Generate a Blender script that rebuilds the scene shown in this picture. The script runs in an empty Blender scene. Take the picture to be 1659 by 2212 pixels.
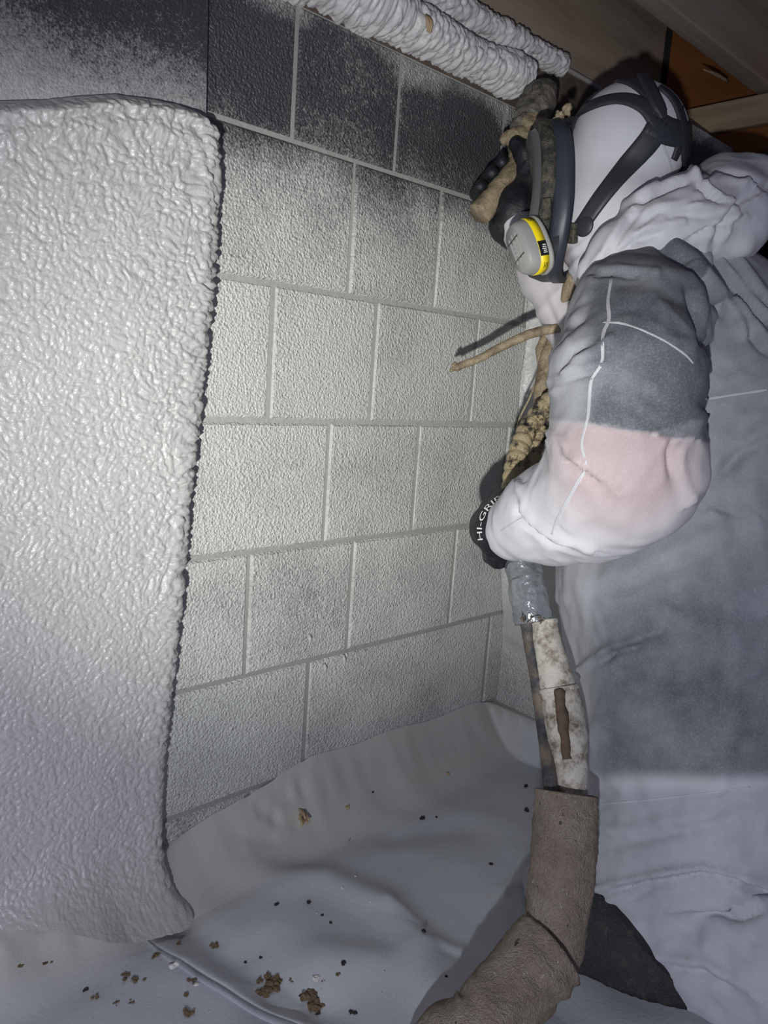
import bpy, math, random
import numpy as np
from mathutils import Vector, Matrix
from mathutils.bvhtree import BVHTree

random.seed(7); RNG = np.random.default_rng(7)
S = bpy.context.scene
COL = S.collection

# ------------------------------------------------------------------ camera, world, lamps, exposure
F_PX = 1660.0                                   # focal length for a 1659 x 2212 frame
CAM = np.array([0.0, -0.978, 0.78])             # wall face is the plane y = 0, floor z = 0
yaw, pit, rol = [math.radians(a) for a in (43.656, 9.877, 4.04)]
FW = np.array([math.sin(yaw)*math.cos(pit), math.cos(yaw)*math.cos(pit), -math.sin(pit)])
_r0 = np.array([math.cos(yaw), -math.sin(yaw), 0.0]); _u0 = np.cross(_r0, FW)
RT = math.cos(rol)*_r0 + math.sin(rol)*_u0
UP = -math.sin(rol)*_r0 + math.cos(rol)*_u0
cd = bpy.data.cameras.new('camera'); cam = bpy.data.objects.new('camera', cd); COL.objects.link(cam)
cd.sensor_fit = 'VERTICAL'; cd.sensor_height = 24.0; cd.lens = F_PX/2212*24.0; cd.clip_start = 0.02
M = Matrix.Identity(4)
for i in range(3):
    M[i][0] = RT[i]; M[i][1] = UP[i]; M[i][2] = -FW[i]; M[i][3] = CAM[i]
cam.matrix_world = M; S.camera = cam

W = bpy.data.worlds.new('world'); S.world = W; W.use_nodes = True
W.node_tree.nodes['Background'].inputs[0].default_value = (0.55, 0.58, 1.0, 1)
W.node_tree.nodes['Background'].inputs[1].default_value = 0.19  # added lavender fill, let in by the side left open behind the camera

def lamp(name, typ, loc, target, energy, color, size, **kw):
    l = bpy.data.lights.new(name, typ); l.energy = energy; l.color = color
    l.shadow_soft_size = size
    for k, v in kw.items(): setattr(l, k, v)
    o = bpy.data.objects.new(name, l); COL.objects.link(o); o.location = loc
    d = Vector(target) - Vector(loc); o.rotation_euler = d.to_track_quat('-Z', 'Y').to_euler()
    return o
def at(x, y, d):                                # a point seen at pixel (x, y), d metres along the optical axis
    return CAM + d*(FW + (x-829.5)/F_PX*RT - (y-1106)/F_PX*UP)
LPOS = CAM - 0.10*RT - 0.26*UP - 0.28*FW        # hand-held torch below and left of the phone
lamp('torch_hotspot', 'SPOT', LPOS, at(740, 810, 1.3), 76, (1.0, 1.0, 0.91), 0.014, spot_size=math.radians(50), spot_blend=1.0)
lamp('torch_spill', 'SPOT', LPOS, at(900, 1180, 1.3), 32, (0.90, 0.92, 1.0), 0.014, spot_size=math.radians(130), spot_blend=1.0)
lamp('phone_flash', 'POINT', CAM + 0.03*RT + 0.05*UP, at(830, 1100, 1.0), 2.0, (0.70, 0.74, 1.0), 0.03)
V = S.view_settings
V.view_transform = 'Standard'; V.look = 'None'; V.gamma = 1.0; V.use_curve_mapping = False; V.exposure = 0.0

# ------------------------------------------------------------------ numpy noise
def _hash(ix, iy, iz, k):
    h = (ix.astype(np.int64)*374761393 + iy.astype(np.int64)*668265263 + iz.astype(np.int64)*2147483647 + k*974634777) & 0xffffffff
    h = ((h ^ (h >> 13))*1274126177) & 0xffffffff
    h = ((h ^ (h >> 15))*2246822519) & 0xffffffff
    return ((h ^ (h >> 16)) & 0xffffff)/float(0xffffff)
def noise(p, k=0):
    """smooth value noise, about -1..1; p is (N,3)"""
    i = np.floor(p).astype(np.int64); f = p - i; w = f*f*f*(f*(f*6-15)+10)
    out = 0
    for dx in (0, 1):
        wx = w[:, 0] if dx else 1-w[:, 0]
        for dy in (0, 1):
            wy = w[:, 1] if dy else 1-w[:, 1]
            for dz in (0, 1):
                wz = w[:, 2] if dz else 1-w[:, 2]
                out = out + wx*wy*wz*_hash(i[:, 0]+dx, i[:, 1]+dy, i[:, 2]+dz, k)
    return out*2-1
def fbm(p, o=3, k=0):
    s = 0; a = 1.0; t = 0
    for j in range(o):
        s = s + a*noise(p*(2.03**j)+j*17.3, k+j); t += a; a *= .5
    return s/t
def worley(p, k=0):
    i = np.floor(p).astype(np.int64); best = np.full(len(p), 9.0)
    for dx in (-1, 0, 1):
        for dy in (-1, 0, 1):
            for dz in (-1, 0, 1):
                c = i + np.array([dx, dy, dz])
                q = np.stack([c[:, a] + _hash(c[:, 0], c[:, 1], c[:, 2], k+a*11) for a in range(3)], 1)
                best = np.minimum(best, ((p-q)**2).sum(1))
    return np.sqrt(best)
def worley2(p, k=0):
    """cells in the x, y of p only"""
    i = np.floor(p).astype(np.int64); best = np.full(len(p), 9.0); z = np.zeros(len(p), np.int64)
    for dx in (-1, 0, 1):
        for dy in (-1, 0, 1):
            cx = i[:, 0]+dx; cy = i[:, 1]+dy
            qx = cx + _hash(cx, cy, z, k); qy = cy + _hash(cx, cy, z, k+5)
            best = np.minimum(best, (p[:, 0]-qx)**2 + (p[:, 1]-qy)**2)
    return np.sqrt(best)
def pebble(p, k=0):
    """bubbly cell bumps, 0..1"""
    return np.clip(1-worley2(p, k)**2*1.6, 0, 1)

# ------------------------------------------------------------------ pixels and rays
def proj(P):
    q = np.asarray(P) - CAM; z = q @ FW
    return np.stack([829.5 + F_PX*(q @ RT)/z, 1106 - F_PX*(q @ UP)/z, z], -1)
def onto(x, y, ax, v):
    d = FW + (x-829.5)/F_PX*RT - (y-1106)/F_PX*UP
    return CAM + (v-CAM[ax])/d[ax]*d
def A(*p): return np.array([at(*q) for q in p])

# ------------------------------------------------------------------ objects
def mesh(name, v, f, mat=None, smooth=True, attrs=None):
    me = bpy.data.meshes.new(name)
    v = np.asarray(v, float)
    me.from_pydata(v.tolist(), [], [list(map(int, q)) for q in f] if not isinstance(f, np.ndarray) else f.tolist())
    if smooth: me.polygons.foreach_set('use_smooth', [True]*len(me.polygons))
    if attrs:
        for n, a in attrs.items():
            at_ = me.attributes.new(n, 'FLOAT', 'POINT'); at_.data.foreach_set('value', np.asarray(a, np.float32))
    if mat: me.materials.append(mat)
    me.update(); return me
def link(name, me, parent=None, loc=None):
    o = bpy.data.objects.new(name, me); COL.objects.link(o)
    if parent is not None:
        o.parent = parent
        base = world_loc(parent)
        o.location = (Vector(loc) if loc is not None else Vector((0, 0, 0))) - base
    elif loc is not None: o.location = loc
    return o
def world_loc(o):
    v = Vector(o.location)
    while o.parent: o = o.parent; v += Vector(o.location)
    return v
def obj(name, v, f, mat, parent=None, smooth=True, attrs=None):
    """vertices in world coordinates; the object's origin goes to the middle of their base"""
    v = np.asarray(v, float); c = (v.min(0)+v.max(0))/2; c[2] = v[:, 2].min()
    return link(name, mesh(name, v-c, f, mat, smooth, attrs), parent, c)
def empty(name, loc, label, cat, group=None):
    o = bpy.data.objects.new(name, None); COL.objects.link(o); o.location = loc; o.empty_display_size = .05
    return tag(o, label, cat, group)
def tag(o, label=None, cat=None, group=None, kind=None):
    for k, v in (('label', label), ('category', cat), ('group', group), ('kind', kind)):
        if v: o[k] = v
    return o
def box(x0, x1, y0, y1, z0, z1, ch=0.0):
    """box, chamfered on the edges of the face y = y0 when ch > 0"""
    if ch <= 0:
        v = [(x, y, z) for x in (x0, x1) for y in (y0, y1) for z in (z0, z1)]
        return v, [(0, 1, 3, 2), (4, 6, 7, 5), (0, 4, 5, 1), (2, 3, 7, 6), (0, 2, 6, 4), (1, 5, 7, 3)]
    v = []
    for (y, i) in ((y0, ch), (y0+ch, 0), (y1, 0)):
        v += [(x0+i, y, z0+i), (x1-i, y, z0+i), (x1-i, y, z1-i), (x0+i, y, z1-i)]
    f = [(0, 1, 2, 3), (11, 10, 9, 8)]
    for k in (0, 4):
        for j in range(4):
            f.append((k+j, k+4+j, k+4+(j+1) % 4, k+(j+1) % 4))
    return v, f
def join(parts):
    V_, F_ = [], []; n = 0
    for v, f in parts:
        v = np.asarray(v, float); V_.append(v); F_ += [tuple(i+n for i in q) for q in f]; n += len(v)
    return np.concatenate(V_), F_
def grid_faces(n, m, wrap=False):
    """faces for vertices laid out n rows x m columns (wrap closes the columns)"""
    i = np.arange(n-1)[:, None]; mm = m if wrap else m-1; j = np.arange(mm)[None, :]; j2 = (j+1) % m
    return np.stack([(i*m+j).ravel(), (i*m+j2).ravel(), ((i+1)*m+j2).ravel(), ((i+1)*m+j).ravel()], 1)
def spline(P, n, r=None):
    """Catmull-Rom through P (k,3); n samples; optional per-point radii"""
    P = np.asarray(P, float); k = len(P)
    Q = np.vstack([2*P[0]-P[1], P, 2*P[-1]-P[-2]])
    L = np.r_[0, np.cumsum(np.linalg.norm(np.diff(P, axis=0), axis=1))]
    s = np.linspace(0, L[-1], n); i = np.clip(np.searchsorted(L, s, side='right')-1, 0, k-2)
    t = ((s-L[i])/np.maximum(L[i+1]-L[i], 1e-9))[:, None]
    a, b, c, d = Q[i], Q[i+1], Q[i+2], Q[i+3]
    out = .5*((2*b)+(c-a)*t+(2*a-5*b+4*c-d)*t*t+(3*b-a-3*c+d)*t**3)
    if r is None: return out
    return out, np.interp(s, L, r)
def tube(P, r, n=None, m=16, prof=None, cap=True, squash=None):
    """swept tube; prof(s_metres, angle, points)-> radius offset"""
    P = np.asarray(P, float)
    if n: P, r = spline(P, n, np.broadcast_to(r, len(P)) if np.ndim(r) == 0 else r)
    n = len(P); r = np.broadcast_to(r, n)
    T = np.gradient(P, axis=0); T /= np.linalg.norm(T, axis=1)[:, None]
    N = np.zeros_like(P); a = np.array([0, 0, 1.0]) if abs(T[0][2]) < .9 else np.array([1.0, 0, 0])
    N[0] = a - T[0]*(a @ T[0]); N[0] /= np.linalg.norm(N[0])
    for i in range(1, n):
        v = N[i-1]-T[i]*(N[i-1] @ T[i]); N[i] = v/np.linalg.norm(v)
    B = np.cross(T, N)
    s = np.r_[0, np.cumsum(np.linalg.norm(np.diff(P, axis=0), axis=1))]
    th = np.linspace(0, 2*math.pi, m, endpoint=False)
    dirs = N[:, None]*np.cos(th)[None, :, None] + B[:, None]*np.sin(th)[None, :, None]
    R = np.repeat(r[:, None], m, 1)
    if prof is not None:
        base = (P[:, None]+dirs*R[..., None]).reshape(-1, 3)
        R = R + prof(np.repeat(s, m), np.tile(th, n), base).reshape(n, m)
    v = (P[:, None]+dirs*R[..., None]).reshape(-1, 3)
    f = [tuple(q) for q in grid_faces(n, m, True)]
    if cap:
        v = np.vstack([v, P[0], P[-1]]); c0 = n*m
        f += [(c0, (j+1) % m, j) for j in range(m)] + [(c0+1, (n-1)*m+j, (n-1)*m+(j+1) % m) for j in range(m)]
    return v, f
def icos(c, r, sub=1, jit=0.0, squash=(1, 1, 1), k=0):
    t = (1+5**.5)/2
    v = [(-1, t, 0), (1, t, 0), (-1, -t, 0), (1, -t, 0), (0, -1, t), (0, 1, t), (0, -1, -t), (0, 1, -t), (t, 0, -1), (t, 0, 1), (-t, 0, -1), (-t, 0, 1)]
    f = [(0, 11, 5), (0, 5, 1), (0, 1, 7), (0, 7, 10), (0, 10, 11), (1, 5, 9), (5, 11, 4), (11, 10, 2), (10, 7, 6), (7, 1, 8), (3, 9, 4), (3, 4, 2), (3, 2, 6), (3, 6, 8), (3, 8, 9), (4, 9, 5), (2, 4, 11), (6, 2, 10), (8, 6, 7), (9, 8, 1)]
    v = [np.array(q)/np.linalg.norm(q) for q in v]
    for _ in range(sub):
        mid = {}; nf = []
        def md(a, b):
            key = (min(a, b), max(a, b))
            if key not in mid:
                q = v[a]+v[b]; v.append(q/np.linalg.norm(q)); mid[key] = len(v)-1
            return mid[key]
        for a, b, c_ in f:
            x, y, z = md(a, b), md(b, c_), md(c_, a); nf += [(a, x, z), (b, y, x), (c_, z, y), (x, y, z)]
        f = nf
    v = np.array(v)
    if jit: v = v*(1+jit*noise(v*2.2+k*7.7, k))[:, None]
    return v*np.array(squash)*r + np.asarray(c), f

# ------------------------------------------------------------------ signed distance shapes and surface nets
def sd_cone(p, a, b, ra, rb):
    ba = b-a; t = np.clip(((p-a) @ ba)/(ba @ ba), 0, 1)
    return np.linalg.norm(p-a-t[:, None]*ba, axis=1)-(ra+(rb-ra)*t)
def sd_ell(p, c, ax, r):
    q = (p-c) @ np.array(ax).T; r = np.array(r)
    k0 = np.linalg.norm(q/r, axis=1); k1 = np.linalg.norm(q/r**2, axis=1)
    return k0*(k0-1)/np.maximum(k1, 1e-9)
def smin(a, b, k):
    if k <= 0: return np.minimum(a, b)
    h = np.clip(.5+.5*(b-a)/k, 0, 1); return b+(a-b)*h-k*h*(1-h)
def nets(fn, lo, hi, h):
    lo = np.array(lo)-2*h; n = np.ceil((np.array(hi)+2*h-lo)/h).astype(int)+1
    B = 14; D = np.ones(n, np.float32)
    nb = -(-n//B); ci = np.stack(np.meshgrid(*[np.arange(k) for k in nb], indexing='ij'), -1).reshape(-1, 3)
    cd_ = fn(lo+(ci*B+B/2)*h)
    for c, d in zip(ci, cd_):
        s = c*B; e = np.minimum(s+B, n)
        if abs(d) > B*h*1.35:
            D[s[0]:e[0], s[1]:e[1], s[2]:e[2]] = np.sign(d); continue
        g = np.stack(np.meshgrid(*[np.arange(s[k], e[k]) for k in range(3)], indexing='ij'), -1)
        D[s[0]:e[0], s[1]:e[1], s[2]:e[2]] = fn(lo+g.reshape(-1, 3)*h).reshape(g.shape[:3])
    m = n-1; ins = D < 0
    cnt = np.zeros(m, int)
    for a in (0, 1):
        for b in (0, 1):
            for c in (0, 1): cnt += ins[a:a+m[0], b:b+m[1], c:c+m[2]]
    act = (cnt > 0) & (cnt < 8); idx = -np.ones(m, int); cells = np.argwhere(act); idx[act] = np.arange(len(cells))
    acc = np.zeros((len(cells), 3)); num = np.zeros(len(cells))
    cor = [(a, b, c) for a in (0, 1) for b in (0, 1) for c in (0, 1)]
    for i, p in enumerate(cor):
        for q in cor[i+1:]:
            if sum(abs(p[k]-q[k]) for k in range(3)) != 1: continue
            dp = D[tuple((cells+p).T)]; dq = D[tuple((cells+q).T)]
            x = (dp < 0) != (dq < 0); t = np.where(x, dp/np.where(x, dp-dq, 1), 0)
            acc += np.where(x[:, None], np.array(p)+t[:, None]*(np.array(q)-np.array(p)), 0); num += x
    v = lo+(cells+acc/np.maximum(num, 1)[:, None])*h
    faces = []
    for ax in range(3):
        o = [k for k in range(3) if k != ax]
        sl0 = [slice(0, n[k]-1) if k == ax else slice(1, n[k]-1) for k in range(3)]; sl1 = list(sl0); sl1[ax] = slice(1, n[ax])
        a_ = ins[tuple(sl0)]; b_ = ins[tuple(sl1)]
        e = np.argwhere(a_ != b_); flip = a_[a_ != b_]
        e = e + np.array([0 if k == ax else 1 for k in range(3)])
        def cell(d1, d2):
            c = e.copy(); c[:, o[0]] -= d1; c[:, o[1]] -= d2; return idx[tuple(c.T)]
        q = np.stack([cell(1, 1), cell(0, 1), cell(0, 0), cell(1, 0)], 1)
        if ax == 1: q = q[:, ::-1]
        q[~flip] = q[~flip][:, ::-1]; faces.append(q)
    f = np.concatenate(faces)
    return v, f
def sd_normals(fn, v, e=1e-3):
    g = np.stack([fn(v+np.eye(3)[k]*e)-fn(v-np.eye(3)[k]*e) for k in range(3)], 1)
    return g/np.maximum(np.linalg.norm(g, axis=1), 1e-9)[:, None]
def sd_build(fn, lo, hi, h):
    v, f = nets(fn, lo, hi, h)
    for _ in range(2):
        nrm = sd_normals(fn, v); v = v-nrm*np.clip(fn(v), -h, h)[:, None]*.9
    return v, f, sd_normals(fn, v)
def vnormals(v, f):
    f = np.asarray(f); a = v[f[:, 0]]; n = np.cross(v[f[:, 2]]-a, v[f[:, 3 if f.shape[1] > 3 else 1]]-v[f[:, 1]] if f.shape[1] > 3 else v[f[:, 1]]-a)
    out = np.zeros_like(v)
    for k in range(f.shape[1]): np.add.at(out, f[:, k], n)
    return out/np.maximum(np.linalg.norm(out, axis=1), 1e-12)[:, None]

# ------------------------------------------------------------------ materials
class NT:
    def __init__(s, name):
        s.m = bpy.data.materials.new(name); s.m.use_nodes = True; s.t = s.m.node_tree; s.t.nodes.clear()
        s.out = s.n('ShaderNodeOutputMaterial'); s.b = s.n('ShaderNodeBsdfPrincipled'); s.l(s.b.outputs[0], s.out.inputs[0])
    def n(s, t, **kw):
        q = s.t.nodes.new(t)
        for k, v in kw.items(): setattr(q, k, v)
        return q
    def l(s, a, b): s.t.links.new(a, b)
    def val(s, sock, v):
        if hasattr(v, 'is_output') or isinstance(v, bpy.types.NodeSocket): s.l(v, sock)
        else: sock.default_value = v
    def pos(s):
        return s.n('ShaderNodeNewGeometry').outputs['Position']
    def noise(s, scale, detail=2, rough=.5, vec=None, out='Fac', dist=0):
        q = s.n('ShaderNodeTexNoise'); q.inputs['Scale'].default_value = scale; q.inputs['Detail'].default_value = detail
        q.inputs['Roughness'].default_value = rough; q.inputs['Distortion'].default_value = dist
        s.l(vec if vec is not None else s.pos(), q.inputs['Vector']); return q.outputs[out]
    def voro(s, scale, vec=None, feat='F1'):
        q = s.n('ShaderNodeTexVoronoi', feature=feat); q.inputs['Scale'].default_value = scale
        s.l(vec if vec is not None else s.pos(), q.inputs['Vector']); return q.outputs['Distance']
    def math(s, op, a, b=0.0, c=None, clamp=False):
        q = s.n('ShaderNodeMath', operation=op, use_clamp=clamp); s.val(q.inputs[0], a); s.val(q.inputs[1], b)
        if c is not None: s.val(q.inputs[2], c)
        return q.outputs[0]
    def ramp(s, fac, stops, interp='LINEAR'):
        q = s.n('ShaderNodeValToRGB'); s.l(fac, q.inputs[0]); cr = q.color_ramp; cr.interpolation = interp
        while len(cr.elements) < len(stops): cr.elements.new(.5)
        for e, (p, c) in zip(cr.elements, stops):
            e.position = p; e.color = (c, c, c, 1) if np.ndim(c) == 0 else (*c, 1)
        return q.outputs[0]
    def maprange(s, v, a, b, c, d):
        q = s.n('ShaderNodeMapRange'); s.val(q.inputs[0], v)
        for i, x in enumerate((a, b, c, d)): q.inputs[i+1].default_value = x
        return q.outputs[0]
    def mix(s, fac, a, b, blend='MIX'):
        q = s.n('ShaderNodeMix', data_type='RGBA', blend_type=blend); s.val(q.inputs['Factor'], fac)
        for sock, v in ((q.inputs[6], a), (q.inputs[7], b)):
            if isinstance(v, bpy.types.NodeSocket): s.l(v, sock)
            else: sock.default_value = (*v, 1)
        return q.outputs[2]
    def sep(s, v):
        q = s.n('ShaderNodeSeparateXYZ'); s.l(v, q.inputs[0]); return q.outputs
    def attr(s, name):
        return s.n('ShaderNodeAttribute', attribute_name=name).outputs['Fac']
    def scaled(s, v, sc):
        q = s.n('ShaderNodeMapping'); s.l(v, q.inputs[0]); q.inputs['Scale'].default_value = sc; return q.outputs[0]
    def bump(s, h, strength, dist=.01, normal=None):
        q = s.n('ShaderNodeBump'); q.inputs['Strength'].default_value = strength; q.inputs['Distance'].default_value = dist
        s.l(h, q.inputs['Height'])
        if normal is not None: s.l(normal, q.inputs['Normal'])
        return q.outputs[0]
    def fin(s, color=None, rough=.6, spec=.5, metal=0.0, normal=None):
        if color is not None:
            if isinstance(color, bpy.types.NodeSocket): s.l(color, s.b.inputs['Base Color'])
            else: s.b.inputs['Base Color'].default_value = (*color, 1)
        s.val(s.b.inputs['Roughness'], rough); s.b.inputs['Specular IOR Level'].default_value = spec; s.b.inputs['Metallic'].default_value = metal
        if normal is not None: s.l(normal, s.b.inputs['Normal'])
        return s.m
def simple(name, c, rough=.6, spec=.5, var=.15, nscale=60, bump=.15, metal=0.0, bd=.004):
    t = NT(name); n = t.noise(nscale, 4, .6)
    col = t.mix(n, tuple(x*(1-var) for x in c), tuple(min(1, x*(1+var)) for x in c))
    return t.fin(col, rough, spec, metal, t.bump(n, bump, bd))

def mat_block():
    t = NT('oversprayed_block'); p = t.pos(); x, y, z = t.sep(p)
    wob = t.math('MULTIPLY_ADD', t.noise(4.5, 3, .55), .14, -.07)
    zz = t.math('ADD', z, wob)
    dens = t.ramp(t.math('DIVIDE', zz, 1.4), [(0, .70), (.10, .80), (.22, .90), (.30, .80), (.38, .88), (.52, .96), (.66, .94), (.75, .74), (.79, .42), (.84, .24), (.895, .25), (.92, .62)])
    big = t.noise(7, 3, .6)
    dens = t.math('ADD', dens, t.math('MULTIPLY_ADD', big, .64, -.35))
    rnd = t.n('ShaderNodeObjectInfo').outputs['Random']
    dens = t.math('ADD', dens, t.math('MULTIPLY_ADD', rnd, .12, -.06))
    sp = t.noise(300, 2, .6); sp2 = t.noise(110, 3, .6)
    s = t.math('ADD', t.math('MULTIPLY', sp, .6), t.math('MULTIPLY', sp2, .4))
    m = t.math('ADD', t.math('MULTIPLY_ADD', dens, 1.0, -.5), s)
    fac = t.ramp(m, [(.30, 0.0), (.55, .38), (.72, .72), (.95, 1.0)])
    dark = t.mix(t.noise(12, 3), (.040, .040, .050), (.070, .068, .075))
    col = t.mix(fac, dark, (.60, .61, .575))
    h = t.math('ADD', t.noise(230, 3, .6), t.math('MULTIPLY', t.voro(250), .6))
    nb = t.bump(t.noise(35, 2), .10, .01)
    return t.fin(col, t.maprange(fac, 0, 1, .50, .30), .55, 0, t.bump(h, .75, .0048, nb))
def mat_mortar():
    t = NT('oversprayed_mortar'); z = t.sep(t.pos())[2]
    d = t.ramp(t.math('DIVIDE', z, 1.4), [(0, .45), (.3, .62), (.5, .9), (.75, .75), (.85, .5), (.93, .6)])
    n = t.noise(140, 3, .6)
    col = t.mix(d, (.10, .10, .105), (.50, .50, .455))
    return t.fin(t.mix(t.math('MULTIPLY', n, .55), col, (.22, .22, .22)), .6, .3, 0, t.bump(n, .4, .004))
def mat_pier():
    t = NT('pier_block'); p = t.pos(); z = t.sep(p)[2]
    zz = t.math('ADD', z, t.math('MULTIPLY_ADD', t.noise(6, 3), .10, -.05))
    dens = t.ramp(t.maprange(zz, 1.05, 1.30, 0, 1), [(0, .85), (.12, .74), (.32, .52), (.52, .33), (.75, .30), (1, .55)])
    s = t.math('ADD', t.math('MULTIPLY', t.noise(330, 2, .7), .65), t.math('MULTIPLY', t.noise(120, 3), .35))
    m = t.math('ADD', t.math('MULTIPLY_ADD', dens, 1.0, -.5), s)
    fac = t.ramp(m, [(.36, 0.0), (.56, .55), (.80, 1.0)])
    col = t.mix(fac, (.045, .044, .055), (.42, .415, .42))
    return t.fin(col, .5, .4, 0, t.bump(t.noise(240, 3, .6), .6, .004))
def mat_foam(name='spray_foam', c0=(.42, .415, .41), c1=(.53, .525, .51), b=.35, rough=.31):
    t = NT(name); n = t.noise(9, 3); f = t.noise(190, 3, .6)
    q = t.n('ShaderNodeMix', data_type='RGBA')
    return t.fin(t.mix(n, c0, c1), t.maprange(n, .3, .7, rough+.12, rough-.06), .5, 0, t.bump(f, b, .004))
def mat_membrane():
    t = NT('plastic_vapor_barrier'); p = t.pos(); x, y, z = t.sep(p)
    n = t.noise(5, 3, .6); over = t.attr('overspray')
    o = t.math('ADD', over, t.math('MULTIPLY_ADD', t.noise(16, 4, .65), .5, -.25))
    sp = t.noise(330, 2, .7)
    fac = t.ramp(t.math('ADD', t.math('MULTIPLY', o, .85), t.math('MULTIPLY_ADD', sp, .3, -.15)), [(.22, 0.0), (.75, 1.0)])
    base = t.mix(n, (.43, .44, .48), (.49, .50, .545))
    dirt = t.math('MULTIPLY', t.ramp(t.noise(11, 5, .7), [(.55, 0.0), (.70, 1.0)]), .35)
    base = t.mix(dirt, base, (.52, .52, .53))
    spk = t.math('GREATER_THAN', t.noise(260, 1, .5), .775)
    base = t.mix(t.math('MULTIPLY', spk, .6), base, (.12, .11, .10))
    col = t.mix(fac, base, (.46, .455, .43))
    return t.fin(col, t.maprange(fac, 0, 1, .36, .55), .5, 0, t.bump(t.math('ADD', t.noise(190, 3, .6), t.math('MULTIPLY', n, .1)), .16, .004))
def mat_cover():
    t = NT('nonwoven_coverall'); p = t.pos()
    fib = t.noise(120, 3, .7, t.scaled(p, (1, 1, .12))); fine = t.noise(420, 3, .7)
    cl = t.math('MULTIPLY_ADD', t.math('SUBTRACT', t.noise(13, 4, .62), .5), .9, 0.0)
    sh = t.math('ADD', t.attr('shirt'), t.math('MULTIPLY', t.attr('shirt'), cl), clamp=True)
    sk = t.math('ADD', t.attr('skin'), t.math('MULTIPLY', t.attr('skin'), cl), clamp=True)
    je = t.math('ADD', t.attr('jeans'), t.math('MULTIPLY', t.attr('jeans'), cl), clamp=True)
    col = t.mix(t.math('MULTIPLY', fib, .5), (.62, .62, .65), (.50, .50, .53))
    col = t.mix(t.math('MULTIPLY', sh, .92), col, (.072, .084, .100))
    col = t.mix(t.math('MULTIPLY', je, .70), col, (.10, .11, .17))
    col = t.mix(t.math('MULTIPLY', sk, .58), col, (.36, .205, .19))
    col = t.mix(t.math('MULTIPLY', t.math('SUBTRACT', fine, .46), .70, clamp=True), col, (.62, .63, .66))
    col = t.mix(t.attr('face'), col, (.45, .25, .20))
    h = t.math('ADD', t.math('MULTIPLY', fib, .5), t.math('MULTIPLY', fine, .3))
    q = t.n('ShaderNodeTexNoise'); q.noise_type = 'RIDGED_MULTIFRACTAL'; q.inputs['Scale'].default_value = 9; q.inputs['Detail'].default_value = 3; q.inputs['Distortion'].default_value = .6; t.l(p, q.inputs['Vector'])
    cr = t.bump(t.math('MULTIPLY', q.outputs['Fac'], t.math('SUBTRACT', 1.0, t.attr('headw'))), .35, .012)
    return t.fin(col, .72, .25, 0, t.bump(h, .22, .0025, cr))
def mat_felt():
    t = NT('dirty_felt_sleeve'); n = t.noise(26, 5, .7); f = t.noise(420, 3, .7)
    col = t.ramp(n, [(.25, (.24, .19, .15)), (.5, (.36, .295, .235)), (.72, (.46, .39, .32))])
    sp = t.math('GREATER_THAN', t.noise(150, 2), .70); col = t.mix(t.math('MULTIPLY', sp, .8), col, (.58, .52, .44))
    bl = t.math('GREATER_THAN', t.noise(100, 2, .5, t.scaled(t.pos(), (1, 1.1, .9))), .725); col = t.mix(t.math('MULTIPLY', bl, .7), col, (.03, .03, .045))
    return t.fin(col, .95, .1, 0, t.bump(t.math('ADD', f, t.math('MULTIPLY', t.noise(140, 3, .6), .8)), 1.0, .007))
def mat_dirty(name, clean, dirt, lo=.42, hi=.62, rough=.55, scale=28, bump=.4, metal=0):
    t = NT(name); n = t.noise(scale, 6, .72); f = t.noise(260, 3, .7)
    fac = t.ramp(n, [(lo, 0.0), (hi, 1.0)])
    return t.fin(t.mix(fac, clean, dirt), rough, .4, metal, t.bump(t.math('ADD', f, t.math('MULTIPLY', fac, .7)), bump, .004))
def mat_wood(name, a, b, axis='X', ring=38):
    t = NT(name); p = t.pos()
    sc = {'X': (.10, 1, 1), 'Y': (1, .10, 1), 'Z': (1, 1, .1)}[axis]
    v = t.scaled(p, sc); n = t.noise(9, 3, .5, v)
    w = t.math('SINE', t.math('MULTIPLY', n, ring)); g = t.noise(130, 3, .6, v)
    fac = t.math('ADD', t.math('MULTIPLY_ADD', w, .28, .3), t.math('MULTIPLY', g, .45), clamp=True)
    kn = t.math('LESS_THAN', t.voro(3.6, t.scaled(p, {'X': (.5, 1, 1), 'Y': (1, .5, 1), 'Z': (1, 1, .5)}[axis])), .075)
    col = t.mix(t.math('MULTIPLY', kn, .85), t.mix(fac, a, b), tuple(x*.15 for x in a))
    return t.fin(col, .75, .25, 0, t.bump(g, .25, .004))

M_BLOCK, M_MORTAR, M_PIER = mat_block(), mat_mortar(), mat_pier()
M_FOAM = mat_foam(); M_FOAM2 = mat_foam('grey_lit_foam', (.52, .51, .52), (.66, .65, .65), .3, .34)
M_MEM, M_COVER, M_FELT = mat_membrane(), mat_cover(), mat_felt()
M_SEAM = simple('coverall_seam', (.52, .525, .55), .7, .2, .08, 300, .2)
M_RUBBER = simple('black_rubber', (.028, .031, .038), .50, .5, .25, 40, .1)
M_SEAL = simple('blue_black_silicone', (.034, .040, .056), .46, .5, .2, 60, .06)
M_GLOVE = mat_dirty('black_glove', (.010, .011, .014), (.035, .036, .040), .5, .75, .48, 40, .25)
M_CRUST = mat_dirty('crusted_frame', (.028, .028, .027), (.14, .125, .085), .42, .66, .45, 46, .6)
M_GREY = simple('grey_plastic', (.30, .30, .285), .5, .4, .08, 90, .06)
M_GREY2 = simple('grey_plastic_rib', (.38, .38, .365), .5, .4, .06, 90, .06)
M_YEL = simple('yellow_label', (.86, .66, .012), .42, .4, .06, 60, .03)
M_BLK = simple('black_print', (.012, .013, .016), .5, .3, .1, 60, .02)
M_WHT = simple('white_print', (.72, .72, .72), .5, .3, .05, 60, .02)
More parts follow.
